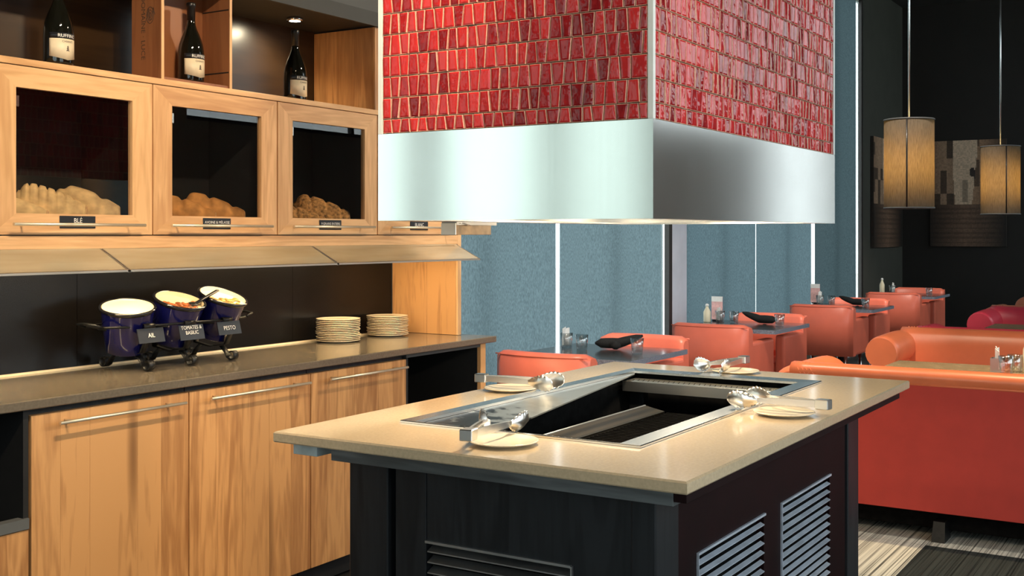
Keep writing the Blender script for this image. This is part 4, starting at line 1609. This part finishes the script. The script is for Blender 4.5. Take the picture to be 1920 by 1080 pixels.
for vis, P2, q, dep in cand[:300]:
    tile_into(m_ := MB(), P2, q, dep)
    obj('tile', m_, ['tile_red', 'tile_rim'], hood, smooth=False)
for vis, P2, q, dep in cand[300:]:
    tile_into(rest, P2, q, dep)
o = obj('tile_cladding', rest, ['tile_red', 'tile_rim'], hood, smooth=False)
o['kind'] = 'stuff'

# grease box under the hood and hood lamps
gb = obj('grease_box', MB().box(2.672, 2.853, 1.852, 1.902, 1.4195, 1.4475, .001), 'steel_brown', hood, label='small steel grease box below the skirt')
obj('box_lid', MB().box(2.672, 2.88, 1.850, 1.902, 1.4475, 1.4565), 'steel_dark', gb)
obj('box_end_lit', MB().box(2.669, 2.6715, 1.852, 1.902, 1.4195, 1.4525), 'white_trim', gb)  # white end paints the window's reflection onto the steel box
obj('hook', MB().tube([(2.68, 1.848, 1.452), (2.70, 1.846, 1.4535), (2.715, 1.845, 1.449), (2.735, 1.845, 1.446)], .0015, 6), 'chrome', gb)
for x in (2.72, 3.5):
    l = obj('hood_lamp', MB().lathe([(.001, 1.515), (.05, 1.517), (.055, 1.545), (.02, 1.55)], (x, ym, 0), 20), 'lamp_hood', hood, label='round lamp inside the hood')
    new_light('hood_light', 'AREA', (x, ym, 1.512), 8.5, (1, .82, .58), (x, ym, 0), hood, shape='DISK', size=.12)

# ------------------------------------------------------------------ dining furniture
def rounded_panel(mb, x0, x1, y0, y1, z0, z1, b=.03, seg=4):
    return mb.box(x0, x1, y0, y1, z0, z1, b, seg)


def make_chair():
    """club chair facing +X, back at x = 0, centred on y"""
    t = thing('club_chair', (0, 0, 0), 'chair', 'armchair', 'coral club chairs at the window tables')
    W2 = .285
    mb = MB()
    # slightly bowed back
    n = 12
    rings = []
    for i in range(n + 1):
        v = -1 + 2 * i / n
        y = W2 * v
        bow = .055 * v * v
        e = .022 * max(0, abs(v) - .85) / .15
        rings.append([(bow + .0 + e, y, .352), (bow + .105, y, .352), (bow + .105, y, .775 - e), (bow + .085, y, .798 - e), (bow + .03, y, .80 - e), (bow + .004 + e, y, .78 - e)])
    mb.loft(rings)
    obj('backrest', mb, 'vinyl_coral', t)
    obj('top_piping', MB().tube([(.004 + .055 * (v / 6 - 1) ** 2, W2 * (v / 6 - 1) * .98, .783) for v in range(13)], .004, 6), 'vinyl_coral', t)
    for s in (-1, 1):
        m2 = MB()
        ya, yb = (s * W2 - .0, s * (W2 - .075))
        rounded_panel(m2, .10, .60, min(ya, yb), max(ya, yb), .352, .675, .022, 3)
        obj('arm', m2, 'vinyl_coral', t)
    obj('seat', rounded_panel(MB(), .10, .585, -W2 + .078, W2 - .078, .36, .47, .025, 3), 'vinyl_coral', t)
    for sx in (.07, .53):
        for sy in (-1, 1):
            obj('leg', MB().lathe([(.012, 0), (.014, .02), (.016, .35)], (sx, sy * .22, 0), 10), 'chrome', t)
    return t


ch = make_chair()
TC = [5.87, 8.17, 10.75, 13.30]
YT = 3.075
chair_labels = ['club chair with its back to the viewer right of the wooden counter end', 'club chair facing the viewer across the nearest window table',
                'club chair with its back to the viewer at the second window table', 'club chair facing the viewer across the second window table',
                'club chair with its back to the viewer at the third window table', 'club chair facing the viewer across the third window table',
                'club chair with its back to the viewer at the farthest window table', 'club chair in shade facing the viewer at the farthest window table']
for i, xc in enumerate(TC):
    for j in (0, 1):
        c = ch if (i == 0 and j == 0) else copy_tree(ch)
        c['label'] = 'coral vinyl ' + chair_labels[i * 2 + j]
        c.location = (xc - .715, YT, 0) if j == 0 else (xc + .715, YT, 0)
        c.rotation_euler = (0, 0, 0 if j == 0 else PI)


def make_table():
    t = thing('window_table', (0, 0, 0), 'table', 'table', 'stone-topped window tables')
    obj('top', MB().box(-.375, .375, -.385, .355, .722, .750, .001), 'table_stone', t)
    e = MB()
    for a in ((-.377, .377, -.388, -.3855), (-.377, .377, .3555, .358), (-.3785, -.3755, -.385, .355), (.3755, .3785, -.385, .355)):
        e.box(*a, .722, .7495)
    obj('edge_band', e, 'table_edge', t, label='speckled blue-grey edge band')
    obj('pedestal', MB().lathe([(.04, .02), (.035, .1), (.035, .70), (.12, .721)], (0, 0, 0), 16), 'black_matte', t)
    obj('foot_plate', MB().lathe([(.22, 0), (.22, .012), (.05, .022)], (0, 0, 0), 24), 'black_matte', t)
    return t


tb = make_table()
for i, (xc, lab) in enumerate(zip(TC, ('nearest window table with a speckled edge', 'second window table from the counter', 'third window table from the counter', 'farthest window table in the dark corner'))):
    o = tb if i == 0 else copy_tree(tb)
    o.location = (xc, YT, 0)
    o['label'] = 'dark stone-topped ' + lab


def tumbler_mesh():
    h, r0, r1 = .088, .030, .038
    mb = MB()
    prof = [(r0 * .9, 0), (r0, .004), (r0 + .003, .045), (r1, h), (r1 - .002, h), (r0, .045), (r0 - .004, .014), (.0, .012)]
    rings = []
    for r, z in prof:
        rings.append([((r + (.0012 if k % 2 and z < .05 else 0)) * math.cos(2 * PI * k / 20), (r + (.0012 if k % 2 and z < .05 else 0)) * math.sin(2 * PI * k / 20), z) for k in range(20)])
    mb.loft(rings)
    me = mb.mesh('glass_tumbler')
    m = MATS['tumbler_glass']
    me.materials.append(m)
    return me


TUM = tumbler_mesh()


def tumbler(x, y, z, lab):
    o = bpy.data.objects.new('glass_tumbler', TUM)
    COL.objects.link(o)
    o.location = (x, y, z)
    tag(o, lab, 'glass', 'clear tumblers on the tables')


def packet_glass(x, y, z, lab, n=5, holder=False):
    if not holder:
        t = thing('packet_glass', (x, y, z), lab, 'glass', 'tumblers of sugar packets')
        o = bpy.data.objects.new('tumbler', TUM)
        COL.objects.link(o)
        o.parent = t
    else:
        t = thing('packet_holder', (x, y, z), lab, 'holder')
        mb = MB()
        for a in ((-.035, .035, -.030, -.028), (-.035, .035, .028, .030), (-.035, -.033, -.028, .028), (.033, .035, -.028, .028), (-.033, .033, -.028, .028)):
            pass
        mb.box(x - .035, x + .035, y - .030, y - .028, z, z + .07).box(x - .035, x + .035, y + .028, y + .030, z, z + .07)
        mb.box(x - .035, x - .033, y - .028, y + .028, z, z + .07).box(x + .033, x + .035, y - .028, y + .028, z, z + .07).box(x - .033, x + .033, y - .028, y + .028, z, z + .002)
        obj('box', mb, 'steel_dark', t)
    r = random.Random(int(x * 100))
    for k in range(n):
        a = r.uniform(-.5, .5)
        px_, py_ = x + (k - n / 2 + .5) * .009, y + r.uniform(-.008, .008)
        w, h = .017, .075 + r.uniform(0, .03)
        ca, sa = math.cos(a), math.sin(a)
        mb = MB()
        pts = [(-w, -.0012), (w, -.0012), (w, .0012), (-w, .0012)]
        p0 = [(px_ + u * ca - v * sa, py_ + u * sa + v * ca, z + .016) for u, v in pts]
        p1 = [(px_ + u * ca - v * sa + r.uniform(-.001, .001), py_ + u * sa + v * ca, z + .016 + h * (1 + .1 * (u > 0))) for u, v in pts]
        obj('packet', mb.hexa(p0 + p1), 'paper_white', t)


def napkin(x, y, z, az, lab):
    t = thing('napkin_roll', (x, y, z), lab, 'napkin', 'black napkin rolls on the window tables')
    c, s = math.cos(az), math.sin(az)
    pts, rs = [], []
    for k in range(9):
        u = -1 + 2 * k / 8
        pts.append((x + c * u * .14, y + s * u * .14, z + .035 + .045 * max(0, u)))
        rs.append(.006 if k in (0, 8) else .030 - .012 * u * u - .006 * u)
    obj('roll', MB().tube(pts, rs, 12), 'napkin_black', t)
    q = (x - s * .05, y + c * .05)
    obj('fold', MB().tube([(x - c * .05 + s * .04, y - s * .05 - c * .04, z + .028), (x - c * .03 + s * .043, y - s * .03 - c * .043, z + .027), (x - c * .01 + s * .046, y - s * .01 - c * .046, z + .027), (x + c * .01 + s * .048, y + s * .01 - c * .048, z + .026)], [.010, .025, .025, .008], 12), 'napkin_black', t)


def card(x, y, z, lab, mat='card_pink'):
    t = thing('menu_card', (x, y, z), lab, 'card', 'standing menu cards')
    obj('foot', MB().box(x - .03, x + .03, y - .03, y + .03, z, z + .012, .002), 'label_black', t)
    obj('sheet', MB().box(x - .003, x + .003, y - .045, y + .045, z + .012, z + .19), mat, t)
    obj('white_border', MB().box(x - .0035, x - .003, y - .045, y + .045, z + .15, z + .19), 'paper_white', t)


def shaker(x, y, z, lab, h=.14):
    t = thing('oil_bottle', (x, y, z), lab, 'bottle')
    obj('body', MB().lathe([(.026, 0), (.028, .004), (.028, h * .55), (.012, h * .78), (.011, h * .86)], (x, y, z), 16), 'cream_dip', t)
    obj('cap', MB().lathe([(.013, h * .86), (.014, h * .95), (.006, h)], (x, y, z), 14), 'paper_white', t)


ZTB = .7505
packet_glass(5.96, 3.335, ZTB, 'tumbler stuffed with white packets on the nearest window table')
tumbler(5.90, 3.20, ZTB, 'empty clear tumbler left of the black napkin on the nearest window table')
napkin(6.04, 3.03, ZTB, S(-62), 'black napkin roll on the nearest window table')
tumbler(5.86, 2.825, ZTB, 'clear tumbler at the front edge of the nearest window table')
shaker(8.28, 3.40, ZTB, 'small pale bottle at the back of the second window table')
card(8.42, 3.375, ZTB, 'pink menu card standing on the second window table')
packet_glass(8.33, 3.315, ZTB, 'tumbler of white packets on the second window table')
tumbler(8.30, 3.19, ZTB, 'empty clear tumbler left of the napkin on the second window table')
napkin(8.33, 3.00, ZTB, S(85), 'black napkin roll on the second window table')
tumbler(8.17, 2.79, ZTB, 'clear tumbler at the front edge of the second window table')
card(11.06, 3.42, ZTB, 'pale red and white menu card standing on the third window table')
packet_glass(10.96, 3.345, ZTB, 'tumbler of white packets on the third window table')
tumbler(10.92, 3.22, ZTB, 'empty clear tumbler left of the napkin on the third window table')
napkin(10.95, 3.02, ZTB, S(85), 'black napkin roll on the third window table')
tumbler(10.66, 2.83, ZTB, 'clear tumbler at the front edge of the third window table')
shaker(13.52, 3.40, ZTB, 'small pale bottle on the farthest window table', .17)
packet_glass(13.50, 3.28, ZTB, 'tumbler of white packets on the farthest window table')
tumbler(13.08, 2.785, ZTB, 'clear tumbler catching light on the farthest window table')


# ------------------------------------------------------------------ booth sofas
def make_sofa(mat, facing=1):
    """rolled-arm sofa facing +X, back plane at x = 0, centred on y, 1.85 wide"""
    t = thing('booth_sofa', (0, 0, 0), 'sofa', 'sofa', 'rolled-arm booth sofas')
    W2, top = .925, .79
    r = .055
    # back: flat rear, padded front with rounded top
    mb = MB()
    prof = [(.012, .135), (.0, .16), (.0, .715), (-.012, .732), (-.018, .752), (-.010, .775), (.015, top), (.06, top + .002), (.105, top - .012), (.14, .75), (.165, .67), (.19, .52), (.20, .40), (.20, .135)]
    n = 24
    rings = []
    for i in range(n + 1):
        v = -1 + 2 * i / n
        y = v * (W2 - .10)
        rings.append([(x, y, z) for x, z in prof])
    mb.loft(rings)
    obj('backrest', mb, mat, t)
    obj('back_panel', MB().box(-.007, .002, -W2 + .03, W2 - .03, .135, .722, .002), 'cloth_red', t, label='flat upholstered rear panel')
    # piping seam under the roll
    obj('piping', MB().tube([(-.004, -W2 + .10, .722), (-.004, W2 - .10, .722)], .006, 8), mat, t)
    for s in (-1, 1):
        yc = s * (W2 - .105)
        m2 = MB()
        # rolled arm: capsule along X with bulging front
        path, rad = [], []
        for k in range(13):
            u = k / 12
            path.append((-.012 + .66 * u, yc, .662 + .006 * math.sin(PI * u)))
            e = min(u, 1 - u) * 12
            rad.append(.107 * (1 - .5 * (1 - min(1, (e + .35))) ** 2))
        rad[0] = .085
        rad[1] = .106
        rad[-1] = .098
        m2.tube(path, rad, 24)
        obj('rolled_arm', m2, mat, t)
        m3 = MB()
        rounded_panel(m3, .02, .62, min(yc - s * .07, yc + s * .07), max(yc - s * .07, yc + s * .07), .135, .63, .015, 2)
        obj('arm_panel', m3, mat, t)
        # pleats where the roll turns into the arm
        for k in range(4):
            obj('pleat', MB().tube([(-.016, s * (W2 - .225 + k * .022), .732), (-.012, s * (W2 - .20 + k * .020), .765), (.02, s * (W2 - .19 + k * .018), .792)], .0045, 6), mat, t)
    obj('seat_cushion', rounded_panel(MB(), .18, .66, -W2 + .18, W2 - .18, .30, .46, .03, 3), mat, t)
    obj('plinth', MB().box(.09, .60, -W2 + .06, W2 - .06, .04, .136), 'soot', t)  # near-black colour stands in for the shadow under the sofa
    for sx in (.06, .52):
        for fy in (-.75, .125, .84):
            obj('foot', MB().hexa([(sx - .075, fy - .03, 0), (sx + .06, fy - .03, 0), (sx + .06, fy + .03, 0), (sx - .075, fy + .03, 0), (sx - .045, fy - .026, .09), (sx + .06, fy - .026, .09), (sx + .06, fy + .026, .09), (sx - .045, fy + .026, .09)]), 'iron', t)
    return t


sofas = [(5.55, 1.015, 0, 'vinyl_orange', 'big sofa with red cloth rear and orange roll, right behind the island'),
         (8.13, 1.07, PI, 'vinyl_orange', 'orange-red rolled-arm sofa facing the viewer across the nearest booth table'),
         (8.18, 1.00, 0, 'vinyl_pink', 'pink-red sofa back to back with the orange-red sofa, only its arm top showing'),
         (10.90, .96, PI, 'vinyl_pink', 'dark pink-red rolled-arm sofa facing the viewer across the second booth table'),
         (10.98, .98, 0, 'vinyl_tan', 'orange-tan sofa back to back with the dark pink sofa'),
         (13.6, .98, PI, 'vinyl_tan', 'orange-tan sofa end at the right edge, farthest back')]
s0 = make_sofa('vinyl_orange')
for i, (x, y, rz, mat, lab) in enumerate(sofas):
    o = s0 if i == 0 else copy_tree(s0, mats={'vinyl_orange': mat, 'cloth_red': mat})
    o.location = (x, y, 0)
    o.rotation_euler = (0, 0, rz)
    o['label'] = lab

for i, (xa, xb, lab) in enumerate(((6.225, 6.585, 'beige booth table behind the big red sofa'), (8.98, 9.70, 'beige booth table between the pink-red sofas'))):
    t = thing('booth_table', ((xa + xb) / 2, .85, 0), lab, 'table', 'beige booth tables')
    obj('top', MB().box(xa, xb, 0.15, 1.565, .693, .72, .003), 'booth_top', t)
    for yy in (.4, 1.3):
        obj('pedestal', MB().lathe([(.2, 0), (.2, .012), (.035, .03), (.03, .65), (.1, .692)], ((xa + xb) / 2, yy, 0), 16), 'black_matte', t)
packet_glass(6.30, 1.005, .7205, 'dark metal holder with white packets on the nearest booth table', 6, True)
tumbler(6.24, .955, .7205, 'clear tumbler beside the metal holder on the nearest booth table')
tumbler(6.33, .925, .7205, 'clear tumbler behind the metal holder on the nearest booth table')
shaker(6.33, .862, .7205, 'white-topped bottle at the right edge of the photo', .21)


# ------------------------------------------------------------------ pendant lamps
def pendant(x, y, lab, first=None, rz=0):
    if first is not None:
        o = copy_tree(first, loc=(x, y, 1.62), label=lab, rz=rz)
        return o
    t = thing('pendant_lamp', (x, y, 1.62), lab, 'lamp', 'linen drum pendant lamps')
    R, z0, z1 = .18, 1.62, 2.28
    mb = MB()
    seg = 40
    rings = []
    for rr, z in ((R, z0), (R, z1), (R - .002, z1), (R - .002, z0)):
        rings.append([(x + rr * math.cos(2 * PI * k / seg), y + rr * math.sin(2 * PI * k / seg), z) for k in range(seg)])
    rings.append(rings[0])
    mb.loft(rings, cap=False)
    obj('lamp_shade', mb, 'shade_linen', t)
    for z in (z0, z1):
        obj('shade_hoop', MB().tube([(x + R * math.cos(2 * PI * k / seg), y + R * math.sin(2 * PI * k / seg), z) for k in range(seg + 1)], .006, 6), 'bulkhead_grey', t)
    a0 = S(188)
    obj('shade_seam', MB().tube([(x + (R + .001) * math.cos(a0), y + (R + .001) * math.sin(a0), z0 + .005), (x + (R + .001) * math.cos(a0), y + (R + .001) * math.sin(a0), z1 - .005)], .006, 6), 'foil', t)
    obj('bottom_diffuser', MB().lathe([(R - .008, z0 + .012), (R - .008, z0 + .016), (.001, z0 + .016)], (x, y, 0), 32), 'shade_linen', t)
    obj('rod', MB().tube([(x, y, z1 - .1), (x, y, ZC - .02)], .008, 8), 'steel_z', t)
    obj('spider', MB().tube([(x - R, y, z1 - .004), (x + R, y, z1 - .004)], .003, 6), 'bulkhead_grey', t)
    obj('canopy_cup', MB().lathe([(.02, ZC - .06), (.06, ZC - .03), (.06, ZC - .002)], (x, y, 0), 16), 'bulkhead_grey', t)
    obj('bulb', MB().lathe([(.001, 1.74), (.020, 1.75), (.024, 1.78), (.024, 2.10), (.018, 2.14), (.014, 2.18)], (x, y, 0), 16), 'lamp_warm', t)
    for zz in (1.80, 1.93, 2.06):
        new_light('pendant_light', 'POINT', (x, y, zz), 13.0, (1, .74, .38), parent=t, shadow_soft_size=.03)
    return t


p1 = pendant(8.90, 2.04, 'linen drum pendant lamp hanging left and lower in front of the dark wall pictures')
pendant(12.07, 1.90, 'smaller-looking linen drum pendant lamp farther back at the right edge', p1, S(18))


# ------------------------------------------------------------------ canvas pictures (generic street scenes)
def alley(u, v, seed):
    """flat colours of a generic stepped street print, u right, v up in 0..1"""
    h = lambda a, b: (math.sin(a * 12.9898 + b * 78.233 + seed) * 43758.5453) % 1.0
    n = .80 + .4 * h(round(u * 60), round(v * 80))
    edge_l = .30 + .10 * max(0, .75 - v)
    edge_r = .62 - .14 * max(0, .85 - v)
    if v > .40 and edge_l < u < edge_r:
        if abs(u - .47) < .035 and .42 < v < .62:
            k = .5
        else:
            k = 1.0
        c = (.62 * k, .47 * k, .33 * k)
        if (u - .56) ** 2 + (v - .70) ** 2 * .6 < .0012 or abs(u - .585) < .008 and v < .72:
            c = (.03, .02, .015)
    elif v < .40:
        k = max(0.0, 1 - abs(u - .48) * 2.0)
        st = .45 + .55 * (1 if (v * 22) % 1 < .6 else .35)
        c = (.17 * k * st + .010, .10 * k * st + .007, .062 * k * st + .005)
    elif u <= edge_l:
        k = .9 - 1.6 * abs(u - .20)
        if h(round(u * 11), round(v * 9)) < .30:
            k *= .22
        c = (.40 * k, .26 * k, .165 * k)
    else:
        k = max(.12, 1.0 - (u - edge_r) * 2.6)
        if h(round(u * 10) + 3, round(v * 8)) < .25:
            k *= .35
        c = (.36 * k, .215 * k, .125 * k)
    return tuple(max(.004, x * n) for x in c)


def canvas(name, P, w, h, lab, seed, nx=72, nz=96):
    mb = MB()
    vs = [[mb.bm.verts.new(P(w * i / nx, h * j / nz, 0)) for j in range(nz + 1)] for i in range(nx + 1)]
    for i in range(nx):
        for j in range(nz):
            mb.bm.faces.new((vs[i][j], vs[i + 1][j], vs[i + 1][j + 1], vs[i][j + 1]))
    c0 = P(0, 0, .03)
    t = thing('canvas_picture', P(w / 2, 0, .02), lab, 'picture')
    o = obj('print', mb, 'canvas_print', t)
    ca = o.data.color_attributes.new('print', 'FLOAT_COLOR', 'CORNER')
    inv = root_loc(t)
    k = 0
    for poly in o.data.polygons:
        i, j = divmod(poly.index, nz)
        c = alley((i + .5) / nx, (j + .5) / nz, seed)
        for li in poly.loop_indices:
            ca.data[li].color = (c[0], c[1], c[2], 1)
    a, b = P(0, 0, .002), P(w, h, .035)
    obj('stretcher', MB().box(min(a[0], b[0]), max(a[0], b[0]), min(a[1], b[1]), max(a[1], b[1]), a[2], b[2]), 'canvas_edge', t)


canvas('canvas', lambda u, v, d: (X1 - .040 + d, 3.40 - u, 1.265 + v), .95, 1.40, 'tall sepia street picture behind the pendant lamps on the dark end wall', 3)
canvas('canvas', lambda u, v, d: (14.42 + u, YL - .022 + d, 1.26 + v), 1.45, 1.38, 'sepia street picture seen edge-on next to the last window', 8)


# ------------------------------------------------------------------ ceiling spotlights (above the frame)
def spot(x, y, z, tgt, energy, size, lab, col=WARM, soft=.05, blend=.5):
    t = thing('track_spotlight', (x, y, z), lab, 'lamp', 'ceiling spotlights above the view')
    d = (Vector(tgt) - Vector((x, y, z))).normalized()
    p = Vector((x, y, z))
    obj('housing', MB().tube([p - d * .16, p - d * .02, p], [.035, .045, .05], 16), 'black_matte', t)
    obj('stem', MB().tube([p - d * .10, (p.x - d.x * .10, p.y - d.y * .10, ZC)], .01, 6), 'black_matte', t)
    new_light('spot_beam', 'SPOT', tuple(p + d * .012), energy, col, tgt, t, spot_size=math.radians(size), spot_blend=blend, shadow_soft_size=soft)


for i, (x, tx, en) in enumerate(((1.5, 2.2, 132), (1.85, 2.85, 142), (4.75, 3.75, 140))):
    spot(x, 0.95, 3.35, (tx, 3.2, 1.2), en, 62, ['spotlight aimed at the left bread cabinet', 'spotlight aimed at the middle bread cabinet', 'spotlight aimed at the right bread cabinet'][i])
spot(1.7, 0.2, 3.4, (2.5, 1.15, .92), 55, 46, 'spotlight aimed at the near corner of the island')
spot(5.3, 2.5, 3.6, (5.4, 1.0, .0), 150, 60, 'spotlight aimed at the red sofa', (1, .86, .68))
spot(6.1, 1.0, 3.9, (5.66, 1.0, .8), 330, 44, 'spotlight straight above the red sofa back', (1, .74, .42))
spot(6.3, 1.9, 3.8, (7.6, 1.1, .7), 110, 70, 'spotlight aimed at the nearest booth', (1, .80, .55))
for i, (p, tg) in enumerate((((3.9, 2.4, 4.1), (5.6, 3.05, .6)), ((5.3, 1.9, 4.1), (7.7, 3.05, .6)), ((7.7, 1.9, 4.1), (10.2, 3.05, .6)), ((10.0, 1.9, 4.1), (12.7, 3.05, .6)))):  # unseen lamps added to brighten the chairs at the window tables
    spot(*p, tg, 300, 42, 'added unseen spotlight brightening the chairs at the %s window table' % ('nearest', 'second', 'third', 'farthest')[i], (1, .87, .74))
